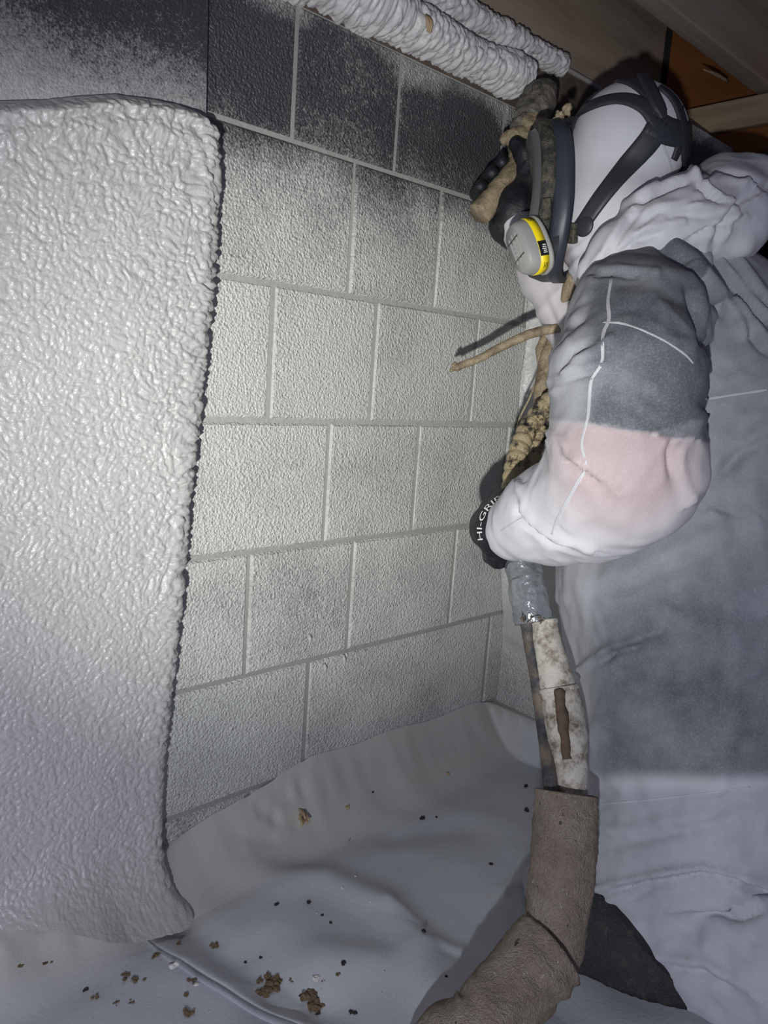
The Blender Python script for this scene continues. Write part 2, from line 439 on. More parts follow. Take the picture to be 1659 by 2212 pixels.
M_TAN = mat_dirty('foam_crusted_tan', (.36, .29, .19), (.12, .09, .055), .40, .66, .42, 34, .5)
M_TAN2 = mat_dirty('foam_crusted_grey', (.22, .20, .165), (.06, .055, .05), .38, .62, .55, 40, .7)
M_TAPE = simple('silver_duct_tape', (.33, .345, .365), .27, .6, .35, 28, .8, .6, .008)
M_PIPE = mat_dirty('stained_white_wrap', (.55, .52, .45), (.17, .125, .085), .46, .66, .5, 52, .4)
M_TUBE = mat_dirty('dusty_dark_tube', (.035, .037, .045), (.17, .135, .10), .40, .60, .6, 18, .3)
M_CORR = mat_dirty('crusted_corrugated_hose', (.015, .015, .017), (.34, .275, .165), .40, .50, .5, 42, .7)
M_JOIST = mat_wood('spruce_joist', (.27, .205, .155), (.40, .32, .25), 'X', 26)
M_ORANGE = mat_wood('orange_plywood', (.16, .055, .016), (.25, .095, .028), 'Y', 20)
M_PALE = mat_wood('pale_pine_board', (.27, .19, .11), (.40, .30, .19), 'Y')
M_DARKW = mat_wood('dark_board', (.07, .055, .045), (.13, .10, .08), 'Y')
M_DARK = simple('dark_crawlspace', (.03, .028, .026), .95, .05, .3, 8, .2)  # near-black: the unlit void's darkness is put into the far walls' colour
M_CHIP = simple('wood_splinter', (.46, .34, .20), .8, .2, .3, 200, .3)
M_CRUMB = simple('brown_crumb', (.16, .115, .07), .85, .2, .5, 300, .5)
M_BIT = simple('dark_crumb', (.035, .03, .03), .8, .2, .3, 300, .3)
M_WBIT = simple('white_crumb', (.62, .60, .57), .6, .3, .1, 300, .3)
M_LENS = NT('scuffed_visor').fin((.10, .10, .105), .22, .5)
M_EYE = simple('eye_white', (.7, .68, .66), .3, .5, .03, 50, .0)

# ================================================================== THE SETTING
# ---- back wall: mortar bed with every block a child of it
H = .2032; ZC = .703
ROWZ = [ZC+2*H, ZC+H, ZC, ZC-H, ZC-2*H, ZC-3*H, ZC-3.46*H]                       # bottoms of the six visible courses
v, f = box(-1.0, 1.75, .0030, .20, 0.0, 1.290)
wall = tag(obj('wall_back', v, f, M_MORTAR, smooth=False), kind='structure')
def wx(x, y): return onto(x, y, 1, 0.0)[0]
JX = [[wx(640, 160), wx(861, 250), wx(1085, 330)],
      [wx(760, 500), wx(945, 550), wx(1135, 645)],
      [wx(587, 760), wx(808, 780), wx(1024, 800)],
      [wx(706, 1045), wx(898, 1030), wx(1095, 960)],
      [wx(534, 1335), wx(756, 1300), wx(977, 1250)],
      [wx(661, 1555), wx(1048, 1455)],
      [wx(540, 1700), wx(760, 1650), wx(960, 1600)]]
for ri, (zb, js) in enumerate(zip(ROWZ, JX)):
    zt = zb+H if ri else 1.288
    if ri == 6: zt = ROWZ[5]
    first = js[0]; xs = [first-.405*k for k in range(3, 0, -1)]+list(js)+[js[-1]+.22*k for k in range(1, 4) if js[-1]+.22*k < 1.72]+[1.75]
    g = .0031; gz = .0032
    for x0, x1 in zip(xs[:-1], xs[1:]):
        if x1-x0 < .03: continue
        dy = random.uniform(-.0012, .0012)
        v, f = box(x0+g, x1-g, dy, .05, zb+gz, zt-(gz if ri else 0), .0035)
        obj('block', v, f, M_BLOCK, wall, smooth=False)
# foam drips hanging on the wall face
for (px_, py_, ln) in ((667, 1378, .012), (700, 1442, .014), (741, 1424, .017)):
    b = onto(px_, py_, 1, -.002)
    v, f = tube([b+[0, 0, ln*.5], b+[0, -.003, 0], b+[0, -.004, -ln*.5]], [.002, .0038, .0022], 8, 8)
    obj('foam_drip', v, f, M_FOAM, wall)

# ---- left pier
PY = -.012                                                              # pier face
EDGE = [(462, -60), (461, 100), (457, 235), (462, 330), (465, 400), (456, 560), (440, 700), (420, 900), (404, 1050), (390, 1200), (374, 1400), (358, 1560), (346, 1730), (338, 1830), (330, 1892)]
eg = np.array([onto(x, y, 1, PY-.010) for x, y in EDGE]); EZ = eg[::-1, 2]; EX = eg[::-1, 0]
zp = np.linspace(0, 1.30, 27); xp = np.interp(zp, EZ, EX)-np.interp(zp, [0, .9, 1.06, 1.3], [.02, .016, .003, .002])
v = np.array([(q, yy_, zq) for zq, q in zip(zp, xp) for yy_, q in ((PY, -1.0), (PY, q), (.004, q), (.004, -1.0))]); f = [tuple(q) for q in grid_faces(27, 4, True)]+[(3, 2, 1, 0), (104, 105, 106, 107)]
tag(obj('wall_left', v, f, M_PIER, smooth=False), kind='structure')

# ---- right pier and its foam
v, f = box(1.322, 1.75, -.20, .004, 0, 1.30)
tag(obj('wall_right', v, f, M_BLOCK, smooth=False), kind='structure')

# ---- ceiling, end wall, girders
v, f = box(-1.2, 3.2, -2.6, .8, 1.64, 1.66)
tag(obj('ceiling', v, f, M_DARKW, smooth=False), kind='structure')
v, f = box(3.1, 3.2, -2.6, .8, -.02, 1.64)
tag(obj('wall_end', v, f, M_DARK, smooth=False), kind='structure')
v, f = box(1.75, 3.1, .0, .12, -.02, 1.64)
tag(obj('wall_beyond', v, f, M_DARK, smooth=False), kind='structure')
v, f = box(-1.0, 1.74, .004, .20, 1.29, 1.402)
tag(obj('trim_1', v, f, M_DARKW, smooth=False), kind='structure')

def board(name, x0, x1, y0, y1, z0, z1, m, label, cat, parent=None):
    b = .003
    v, f = box(x0, x1, y0, y1, z0, z1)
    o = obj(name, v, f, m, parent, smooth=False)
    md = o.modifiers.new('bevel', 'BEVEL'); md.width = b; md.segments = 2
    if label: tag(o, label, cat)
    return o
board('rim_joist', -1.0, 1.72, .012, .052, 1.406, 1.638, M_JOIST, 'spruce rim joist standing above the foamed sill along the block wall', 'joist')
board('floor_joist', -1.0, 1.695, -.268, -.228, 1.402, 1.638, M_JOIST, 'spruce floor joist whose far end rests on the pale girder board', 'joist')
board('sill_strip', -1.0, 1.69, -.002, .010, 1.396, 1.404, mat_foam('dusty_sill', (.30, .28, .26), (.42, .40, .38), .3, .6), 'thin pale strip along the lower edge of the rim joist', 'strip')
gd = empty('girder', (1.72, -.6, 1.24), 'end girder of stacked pale and orange boards carrying the joist', 'girder')
board('board', 1.665, 1.715, -2.0, .0, 1.338, 1.396, M_PALE, None, None, gd)
board('board', 1.672, 1.715, -2.0, .0, 1.285, 1.336, M_ORANGE, None, None, gd)
board('board', 1.665, 1.715, -2.0, .0, 1.248, 1.283, M_DARKW, None, None, gd)
board('plywood_panel', 1.722, 1.74, -2.0, .0, 1.398, 1.638, M_ORANGE, 'orange plywood panel closing the joist bay above the girder', 'panel')
# a pale splinter hanging under the joist
b0, b1 = onto(1520, 145, 2, 1.398), onto(1572, 176, 2, 1.400)
v, f = tube([b0+[0, 0, -.004], (b0+b1)/2, b1], [.001, .004, .003], 8, 6)
tag(obj('wood_splinter', v, f, M_PALE), 'pale splinter peeling from the underside of the floor joist', 'splinter')

# ---- floor: plastic membrane lapped up the wall
def seg_dist(px_, py_, poly):
    best = np.full(len(px_), 1e9)
    for (ax_, ay_), (bx_, by_) in zip(poly[:-1], poly[1:]):
        dx, dy = bx_-ax_, by_-ay_; t = np.clip(((px_-ax_)*dx+(py_-ay_)*dy)/(dx*dx+dy*dy), 0, 1)
        best = np.minimum(best, np.hypot(px_-ax_-t*dx, py_-ay_-t*dy))
    return best
def floor_xy(*pts): return [tuple(onto(x, y, 2, 0.0)[:2]) for x, y in pts]
RIDGES = [(floor_xy((840, 1960), (930, 2040), (1060, 2080), (1150, 2085)), .014, .005),
          (floor_xy((860, 1985), (960, 2060), (1060, 2092)), .010, -.003),
          (floor_xy((1130, 1905), (1085, 1925), (1090, 1950), (1150, 1970)), .010, .003),
          (floor_xy((520, 1890), (700, 1900), (830, 1960), (900, 2040)), .035, .014),
          (floor_xy((600, 1850), (800, 1800), (1000, 1790)), .04, -.008),
          (floor_xy((350, 1960), (520, 2100), (700, 2190)), .03, -.010),
          (floor_xy((700, 2080), (900, 2100), (980, 2160)), .04, .010),
          (floor_xy((560, 2060), (620, 2110), (600, 2160)), .04, -.010)]
def floor_h(x, y):
    p = np.stack([x, y, np.zeros_like(x)], 1)
    h = .010*fbm(p*3.1, 2, 3)+.0035*fbm(p*11, 2, 9)
    for poly, w, a in RIDGES: h += a*np.exp(-(seg_dist(x, y, poly)/w)**2)
    h = h*np.clip((-y-.02)/.12, 0, 1)
    wallr = np.interp(x, [.40, .56], [PY-.03, 0.0])                              # where the upright behind it stands
    wallr = wallr-.20*np.clip((x-1.285)/.03, 0, 1)
    t = np.clip((wallr-y)/.11, 0, 1)                                   # 0 at the wall, 1 out on the ground
    top = np.interp(x, [.2, .36, .46, .52, .60, .80, 1.10, 1.24, 1.30, 1.32, 1.6], [.13, .10, .055, .050, .075, .112, .098, .098, .088, .085, .09])
    top = top+.006*noise(np.stack([x*9, x*0, x*0], 1), 4)
    lap = top*(1-t)**1.9*(1+.35*t*noise(np.stack([x*16, y*10, x*0], 1), 21)+.22*np.clip(1-t, 0, 1)*t*noise(np.stack([x*42, y*12, x*0], 1), 23))
    crk = .007*noise(np.stack([x*60, y*60, x*0], 1), 5)*np.exp(-((t-.25)/.22)**2)*np.clip(noise(np.stack([x*7, x*0, x*0], 1), 6)+.25, 0, 1)
    return np.maximum(h, -.02)+lap+crk+.004
def sheet(name, xs, ys, hfn, keep=None):
    X, Y = np.meshgrid(xs, ys); x, y = X.ravel(), Y.ravel()
    z = hfn(x, y); over = np.exp(-np.clip(-y-.06, 0, 9)/.07)*.95 + .55*np.exp(-(((x-.36)/.22)**2+((y+.02)/.13)**2))
    v = np.stack([x, y, z], 1); f = grid_faces(len(ys), len(xs))
    if keep is not None:
        k = keep(x, y); f = f[k[f].all(1)]; u = np.unique(f); mp = -np.ones(len(v), int); mp[u] = np.arange(len(u)); v = v[u]; over = over[u]; f = mp[f]
    return v, f, over
xs = np.r_[np.linspace(-1.2, .18, 40), np.arange(.186, 1.42, .0055), np.linspace(1.43, 3.1, 50)]
ys = np.r_[np.linspace(-2.6, -.72, 50), np.arange(-.716, -.0, .0055), [-.0005]]
v, f, ov = sheet('floor', xs, ys, floor_h)
tag(obj('floor', v, f, M_MEM, attrs={'overspray': ov}), kind='structure')
# overlapping second sheet: its edge runs from the pier foot out to the right of the camera
EP = floor_xy((196, 1952), (235, 1990), (300, 2035), (365, 2085), (450, 2135), (540, 2178), (640, 2225), (760, 2300), (950, 2500))
EPx = np.array([q[0] for q in EP]); EPy = np.array([q[1] for q in EP])
o_ = np.argsort(EPy)
def edge_x(y): return np.interp(y, EPy[o_], EPx[o_])
ny = 250; yy = np.r_[np.linspace(-1.6, -.64, 40), np.linspace(-.62, -.085, ny-40)]; uu = np.r_[0, .0015, .004, .008, np.linspace(.014, .30, 52)]
Y, U = np.meshgrid(yy, uu, indexing='ij'); y = Y.ravel(); u = U.ravel(); x = edge_x(y)+u
fade = np.clip((-y-.085)/.10, 0, 1)
fade2 = np.clip((-y-.085)/.10, 0, 1); lip = (.011*np.exp(-u/.035)+.0050)*fade*np.clip((.30-u)/.15, 0, 1)-.004*np.clip((u-.2)/.08, 0, 1)-.004*(1-np.clip((-y-.085)/.05, 0, 1))+.0006
z = floor_h(x, y)+lip*(1-.25*np.exp(-u/.003))
ov = np.exp(-np.clip(-y-.06, 0, 9)/.07)*.95 + .55*np.exp(-(((x-.36)/.22)**2+((y+.02)/.13)**2))
vs = np.stack([x, y, z], 1); fs = grid_faces(ny, len(uu))
lo_ = vs.reshape(ny, len(uu), 3)[:, 0].copy(); lo_[:, 2] = floor_h(lo_[:, 0], lo_[:, 1])-.001
n0 = len(vs); vs = np.vstack([vs, lo_]); ov = np.r_[ov, ov.reshape(ny, len(uu))[:, 0]]
fs = np.vstack([fs, [[n0+i, n0+i+1, (i+1)*len(uu), i*len(uu)] for i in range(ny-1)]])
tag(obj('vapor_barrier_flap', vs, fs[:, ::-1], M_MEM, attrs={'overspray': ov}), 'lapped edge of grey plastic vapor barrier sheet running out from the foamed pier', 'plastic sheet')

# ================================================================== SPRAY FOAM
# ---- thick coat on the left pier
TOPP = np.array([onto(x, y, 1, PY-.03)[[0, 2]] for x, y in ((-120, 215), (0, 205), (100, 204), (180, 196), (260, 192), (340, 203), (400, 216), (440, 232), (462, 250))])
nz, nx = 800, 330
zz = np.linspace(0, 1, nz); uu = np.r_[np.linspace(-3, -.01, 40), np.linspace(0, .90, nx-86), np.linspace(.903, 1.18, 46)]
Zp, Up = np.meshgrid(zz, uu, indexing='ij')
x_base = .16; zlow = np.interp(uu, [-.1, .2, .5, .75, .95, 1.2], [.10, .095, .070, .028, .008, .008])[None, :]
ztop = 1.10
z = (zlow+(ztop-zlow)*Zp)
ex = np.interp(z.ravel(), EZ, EX).reshape(z.shape)
x = x_base+(ex-x_base)*np.clip(Up, -4, 1)
topz = np.interp(x.ravel(), TOPP[:, 0], TOPP[:, 1]).reshape(z.shape)
z = zlow+(topz-zlow)*Zp                                                # rows follow the ridge
ex = np.interp(z.ravel(), EZ, EX).reshape(z.shape); x = x_base+(ex-x_base)*np.clip(Up, -4, 1)
th = .030
P2 = np.stack([x.ravel(), z.ravel(), np.zeros(x.size)], 1)
wrp = P2 + .008*np.stack([noise(P2*30, 1), noise(P2*30, 2), P2[:, 0]*0], 1)
edge_w = np.exp(-np.clip(ex-x, 0, 9)/.055).ravel(); top_w = np.exp(-np.clip(topz-z, 0, 9)/.10).ravel()
big_w = np.clip(.10+.9*edge_w*(.45+.55*np.clip((z.ravel()-.2)/.5, 0, 1))+.55*top_w*np.clip((x.ravel()-.2)/.15, 0, 1), 0, 1)
fine_p = pebble(wrp*np.array([215, 215, 1]), 3); big_p = pebble(wrp*np.array([74, 92, 1]), 4); mid_p = pebble(wrp*np.array([125, 140, 1]), 6)
d = .0016*fine_p+.0026*mid_p*np.clip(big_w+.40, 0, 1)+.0058*big_p*big_w+.004*fbm(P2*6, 3, 12)
d = d.reshape(x.shape)
prof_top = np.clip((topz-z)/.020, 0, 1)**.5
rid = .007*np.exp(-((topz-z-.016)/.009)**2)+.005*np.exp(-((topz-z-.040-.006*noise(P2*20, 8).reshape(z.shape))/.010)**2)*np.clip((x-.12)/.1, 0, 1)
t_ = th*prof_top+rid+d*np.clip(prof_top*1.2, 0, 1)
rnd = np.clip(1-((np.clip(Up, 0, 1)-.93)/.07), 0, 1); rnd = np.sqrt(np.clip(1-(1-rnd)**2, 0, 1))
foot = .075*np.exp(-np.clip(z-zlow, 0, 9)/.032)*np.clip((Up-.15)/.5, 0, 1)+.012*np.exp(-np.clip(z-zlow, 0, 9)/.02)
y = PY-t_*(.30+.70*rnd)-foot*(.5+.5*rnd)
wr = Up > 1.0                                                          # the strip that rolls back to the wall
roll = np.clip((Up-1)/.18, 0, 1)
y = np.where(wr, y*(1-roll)-roll*.0015, y); x = x+np.where(wr, .004*np.sin(roll*math.pi)-.010*roll, 0)+ (d-.003)*.9*np.exp(-((Up-1.0)/.06)**2)
x = x+foot*.25*np.clip((Up-.8)/.2, 0, 1)
v = np.stack([x.ravel(), y.ravel(), z.ravel()], 1)
tag(obj('foam_coat', v, grid_faces(nz, len(uu)), M_FOAM), 'thick pebbly off-white spray foam coat covering the left block pier', 'spray foam')

# ---- thin coat on the side of the right pier, and the bead in its corner
ny_, nz_ = 70, 300
Yg, Zg = np.meshgrid(np.linspace(.0, -.205, ny_), np.linspace(.215, 1.28, nz_), indexing='ij')
P2 = np.stack([Yg.ravel(), Zg.ravel(), Yg.ravel()*0], 1)
bead = .020*np.exp(-np.clip(-Yg, 0, 9)/.016)*np.clip((Zg-.28)/.12, 0, 1)*(1+.3*noise(P2*14, 5).reshape(Yg.shape))
lowf = 0
thin = .006*np.clip((Zg-.215-.03*np.abs(noise(P2*20, 2)).reshape(Yg.shape))/.02, 0, 1)-.001
x = 1.320-thin-bead-lowf-.0016*pebble(P2*120, 3).reshape(Yg.shape)-.002*fbm(P2*12, 2, 2).reshape(Yg.shape)
v = np.stack([x.ravel(), Yg.ravel(), Zg.ravel()], 1)
tag(obj('foam_coat', v, grid_faces(ny_, nz_), M_FOAM), 'smooth white foam coat on the right pier behind the hose', 'spray foam')

# ---- fat bead on the sill, top of wall
def foam_roll(name, xa, xb, zc, yc, rz, ry, label, m, amp, kx, kz, taper=.0, seed=0, nx=330, na=90):
    xx = np.linspace(xa, xb, nx); an = np.linspace(-.62*math.pi, .62*math.pi, na)
    X, Aa = np.meshgrid(xx, an, indexing='ij'); x = X.ravel(); a = Aa.ravel()
    P = np.stack([x, a*rz, x*0], 1)
    wob = 1+.16*noise(np.stack([x*13, x*0, x*0], 1), seed+1)
    wp = P+.006*np.stack([noise(P*40, 1), noise(P*40, 2), P[:, 0]*0], 1)
    dd = amp*pebble(wp*np.array([kx, kz, 1]), seed)+amp*.5*pebble(wp*np.array([kx*2.1, kz*1.8, 1]), seed+3)+.004*noise(P*22, seed+7)
    end = np.clip((xb-x)/.030, 0, 1)**.5*np.clip((x-xa)/.02, 0, 1)**.5
    z = zc+(rz*wob+dd)*np.sin(a)*(.5+.5*end)+.006*noise(np.stack([x*9, x*0, x*0], 1), seed+9)
    y = yc-(ry*wob+dd)*np.cos(a)*end
    return tag(obj(name, np.stack([x, y, z], 1), grid_faces(nx, na), m), label, 'spray foam')
foam_roll('foam_bead', -.30, 1.205, 1.325, -.004, .027, .044, 'fat wrinkled white foam bead sprayed along the sill above the block wall', M_FOAM2, .0065, 85, 48, seed=3, nx=860, na=110)
foam_roll('foam_bead', -.30, 1.33, 1.391, -.003, .014, .022, 'thin rough grey foam bead tucked under the rim joist above the fat bead', M_FOAM2, .006, 95, 80, seed=11, nx=640, na=60)
b0 = onto(922, 52, 1, -.062)
v, f = join([tube([b0+np.array([.003*k, 0, .012]), b0+np.array([.004*k, -.006, 0]), b0+np.array([.003*k+.002, -.003, -.012])], [.0015, .003, .001], 6, 6) for k in (-1, 0, 1)])
tag(obj('wood_splinter', v, f, M_CHIP), 'tan wood splinter stuck in the fat foam bead', 'splinter')

# ================================================================== THE WORKER
person = empty('person', tuple(at(1480, 1990, 1.08)*np.array([1, 1, 0])), 'person kneeling in a white see-through coverall and black full-face respirator, spraying the wall', 'person')
HC = at(1345, 380, 1.13)
HF = -.92*RT+.39*FW; HF /= np.linalg.norm(HF); HU = UP; HL = np.cross(HU, HF)
def hp(a, b, c): return HC+a*HF+b*HU+c*HL
PR = []
def cone(p, rp, q, rq, k=.03): PR.append(('c', at(*p), at(*q), rp, rq, k))
def chain(pts, k=.03):
    for p, q in zip(pts[:-1], pts[1:]): cone(p[:3], p[3], q[:3], q[3], k)
def ell(c, ax, r, k=.03): PR.append(('e', c, ax, r, k))
# trunk
chain([(1455, 740, 1.20, .120), (1475, 880, 1.21, .165), (1478, 1250, 1.19, .176), (1495, 1560, 1.17, .166), (1515, 1740, 1.15, .155)], .05)
chain([(1525, 735, 1.18, .130), (1560, 920, 1.19, .170), (1590, 1250, 1.18, .180), (1580, 1720, 1.16, .165)], .05)
# neck and head
chain([(1340, 470, 1.13, .068), (1385, 620, 1.17, .085)], .03)
ax = [HF, HU, HL]
ell(hp(-.008, .046, 0), ax, (.084, .086, .076), .02)
ell(hp(.030, -.040, 0), ax, (.066, .098, .066), .035)
PR.append(('c', hp(.085, -.005, 0), hp(.108, -.045, 0), .010, .014, .012))        # nose
PR.append(('c', hp(.078, .022, .034), hp(.078, .022, -.034), .014, .014, .015))   # brow
# left arm, towards the camera
chain([(1420, 645, 1.09, .080), (1370, 700, 1.01, .082), (1348, 830, .955, .087), (1340, 965, .945, .085), (1335, 1030, .955, .078)], .006)
chain([(1360, 1020, .945, .078), (1265, 1085, 1.0, .068), (1190, 1115, 1.05, .058), (1120, 1138, 1.10, .044)], .03)
cone((1410, 960, .965), .050, (1408, 1010, .97), .040, .02)
# right arm, beyond
chain([(1340, 640, 1.33, .085), (1300, 790, 1.26, .060)], .04)
chain([(1285, 770, 1.24, .056), (1190, 600, 1.26, .042), (1125, 490, 1.275, .030)], .02)
# legs, sitting back on the heels
chain([(1560, 1745, 1.10, .130), (1445, 1860, 1.10, .105), (1350, 1985, 1.10, .078)], .03)
chain([(1360, 2005, 1.095, .080), (1480, 2032, 1.07, .096), (1620, 2072, 1.02, .100), (1760, 2110, .96, .090)], .008)
chain([(1480, 1740, 1.27, .125), (1340, 1860, 1.25, .10), (1228, 1955, 1.20, .075)], .03)
chain([(1235, 1960, 1.20, .070), (1480, 1960, 1.20, .075), (1640, 1990, 1.12, .065)], .012)
def sd(prims):
    def fn(p):
        d = np.full(len(p), 5.0)
        for q in prims:
            if q[0] == 'c': d = smin(d, sd_cone(p, q[1], q[2], q[3], q[4]), q[5])
            else: d = smin(d, sd_ell(p, q[1], q[2], q[3]), q[4])
        return np.maximum(d, .010-p[:, 2])
    return fn
def bounds(prims, pad=.02):
    L = []; Hh = []
    for q in prims:
        if q[0] == 'c':
            for c, r in ((q[1], q[3]), (q[2], q[4])): L.append(c-r); Hh.append(c+r)
        else:
            r = max(q[3]); L.append(q[1]-r); Hh.append(q[1]+r)
    lo, hi = np.min(L, 0)-pad, np.max(Hh, 0)+pad
    lo[2] = max(lo[2], 0.0); return lo, hi
def crease(v, n, polys):
    """press folds into the near side: polyline in pixels, half width in pixels, depth in metres"""
    q = proj(v); out = np.zeros(len(v)); near = (n @ FW) < .15
    for poly, w, dep in polys:
        x, y = q[:, 0], q[:, 1]; best = np.full(len(v), 1e9); sg = np.zeros(len(v))
        for (ax_, ay_), (bx_, by_) in zip(poly[:-1], poly[1:]):
            dx, dy = bx_-ax_, by_-ay_; L = dx*dx+dy*dy; t = np.clip(((x-ax_)*dx+(y-ay_)*dy)/L, 0, 1)
            ex_, ey_ = x-ax_-t*dx, y-ay_-t*dy; dd = np.hypot(ex_, ey_); s_ = (ex_*dy-ey_*dx)/math.sqrt(L)
            m = dd < best; best = np.where(m, dd, best); sg = np.where(m, s_, sg)
        e0, e1 = np.array(poly[0]), np.array(poly[-1])
        tip = np.minimum(np.hypot(x-e0[0], y-e0[1]), np.hypot(x-e1[0], y-e1[1])); tp = np.clip(tip/(3*w), .15, 1)
        out += near*tp*dep*(-np.exp(-(best/w)**2)+.75*np.exp(-((sg-1.9*w)/(1.3*w))**2)*(best < 6*w))
    return out
body_fn = sd(PR)
v, f, n = sd_build(body_fn, *bounds(PR), .0048)
q = proj(v); hx = (v-HC) @ HF; hy = (v-HC) @ HU; hz = (v-HC) @ HL
headw = np.clip((.135-np.sqrt((hx/1.0)**2+((hy-.0)/1.15)**2+hz**2))/.02, 0, 1)
# which garment shows through
aA, aB = at(1365, 700, 1.0), at(1340, 1000, .945)
t_arm = ((v-aA) @ (aB-aA))/((aB-aA) @ (aB-aA)); d_arm = np.linalg.norm(v-aA-np.clip(t_arm, -.4, 1.3)[:, None]*(aB-aA), axis=1)
d_arm2 = np.minimum(sd_cone(v, at(1360, 1020, .945), at(1190, 1115, 1.05), .078, .058), sd_cone(v, at(1190, 1115, 1.05), at(1120, 1138, 1.10), .058, .044))
armw = np.clip((.130-d_arm)/.02, 0, 1)*(q[:, 2] < 1.05)*(q[:, 0] < 1512); forw = np.clip((.025-d_arm2)/.015, 0, 1)*(q[:, 2] < 1.14)
hem = 918+(q[:, 0]-1260)*.16
sm = lambda a, b, x: np.clip((x-a)/(b-a), 0, 1)**2*(3-2*np.clip((x-a)/(b-a), 0, 1))
loose = sm(1245, 1300, q[:, 0])
up_arm = armw*(1-forw)
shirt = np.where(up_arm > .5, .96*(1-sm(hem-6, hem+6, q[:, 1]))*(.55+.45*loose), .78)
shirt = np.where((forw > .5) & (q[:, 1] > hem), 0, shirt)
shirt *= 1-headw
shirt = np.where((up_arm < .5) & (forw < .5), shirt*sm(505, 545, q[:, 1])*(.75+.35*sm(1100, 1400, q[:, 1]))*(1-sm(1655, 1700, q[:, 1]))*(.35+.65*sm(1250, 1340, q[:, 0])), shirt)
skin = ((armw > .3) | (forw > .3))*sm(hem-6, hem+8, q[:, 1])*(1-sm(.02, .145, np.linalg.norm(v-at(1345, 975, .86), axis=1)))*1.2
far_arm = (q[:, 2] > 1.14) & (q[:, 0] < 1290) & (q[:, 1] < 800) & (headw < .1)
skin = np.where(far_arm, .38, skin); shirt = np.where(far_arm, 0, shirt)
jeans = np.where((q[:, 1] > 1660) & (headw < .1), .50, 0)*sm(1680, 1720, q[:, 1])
face = np.clip((hx-.068)/.012, 0, 1)*headw
# folds
ridged = lambda p, k: (1-np.abs(fbm(p, 2, k))*2.2)
pw = v+.03*np.stack([noise(v*7, 61), noise(v*7, 62), noise(v*7, 63)], 1)
fold = .0060*ridged(pw*np.array([5.5, 5.5, 3.2]), 31)+.0036*ridged(pw*np.array([11, 11, 8]), 37)+.0018*ridged(pw*24, 38)+.0012*noise(v*45, 40)
legw = sm(1650, 1750, q[:, 1]); fold = fold*(1+.5*legw)
fold = fold*(1-.93*headw)
neckw = headw*sm(-.075, -.12, hy); fold = fold+neckw*.0028*np.sin(hy*420+hx*60+3*noise(v*20, 3))
CR = [([(1330, 1925), (1420, 1902), (1520, 1880), (1580, 1890), (1665, 1925)], 7, .014), ([(1300, 1290), (1420, 1240), (1560, 1180)], 16, .004), ([(1330, 1600), (1450, 1560), (1600, 1500)], 18, .005), ([(1540, 1040), (1600, 980), (1659, 950)], 12, .006), ([(1215, 985), (1255, 1008), (1305, 1048)], 7, .007), ([(1118, 1085), (1122, 1112), (1155, 1142), (1205, 1170), (1245, 1180)], 7, .009),
      ([(1205, 835), (1235, 818), (1290, 806)], 6, .006), ([(1285, 745), (1245, 770), (1212, 815)], 7, .006),
      ([(1290, 602), (1335, 597), (1385, 602)], 6, .005), ([(1410, 525), (1480, 575), (1530, 640), (1570, 700)], 9, .012),
      ([(1500, 545), (1580, 620), (1659, 720)], 9, .012), ([(1560, 560), (1620, 640), (1680, 700)], 8, .010),
      ([(1480, 620), (1497, 690), (1503, 760)], 8, .010), ([(1600, 700), (1640, 760), (1680, 790)], 9, .009),
      ([(1300, 1435), (1335, 1408), (1378, 1396), (1400, 1388)], 8, .011), ([(1300, 1520), (1330, 1470), (1390, 1420)], 22, .008),
      ([(1465, 930), (1440, 975), (1450, 1040)], 9, .008), ([(1190, 955), (1215, 965), (1235, 985)], 7, .007),
      ([(1360, 1000), (1330, 1040), (1280, 1070)], 14, .004), ([(1490, 1975), (1545, 1968), (1600, 1985), (1659, 1975)], 8, .008),
      ([(1345, 1950), (1420, 1915), (1500, 1900)], 8, .006), ([(1440, 2090), (1520, 2100), (1600, 2150)], 9, .008),
      ([(1520, 1260), (1540, 1420), (1520, 1560)], 26, .007), ([(1600, 900), (1570, 1050), (1600, 1200)], 24, .007),
      ([(1300, 1830), (1450, 1800), (1600, 1760)], 14, .005), ([(1180, 640), (1195, 680), (1220, 735)], 7, .004),
      ([(1205, 660), (1225, 640), (1250, 600)], 8, .005), ([(1220, 720), (1260, 700), (1280, 660)], 9, .005)]
v = v+n*(fold+crease(v, n, CR))[:, None]
v[:, 2] = np.maximum(v[:, 2], .008)
f = [tuple(r) for r in f]
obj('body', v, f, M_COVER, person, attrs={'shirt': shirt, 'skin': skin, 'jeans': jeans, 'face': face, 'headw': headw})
BVH = BVHTree.FromPolygons([Vector(p) for p in v], f)
def cast(x, y, bvh=BVH, d0=1.13):
    d = Vector(FW+(x-829.5)/F_PX*RT-(y-1106)/F_PX*UP).normalized()
    h, nn, i, ds = bvh.ray_cast(Vector(CAM), d)
    if h is None:
        h, nn, i, ds = bvh.find_nearest(Vector(at(x, y, d0)))
        if (nn @ (Vector(CAM)-h)) < -.3*(Vector(CAM)-h).length: nn = -nn
    return np.array(h), np.array(nn)
def poly_px(pts, n):
    P = np.array([(*p, 0) for p in pts], float); return spline(P, n)[:, :2]
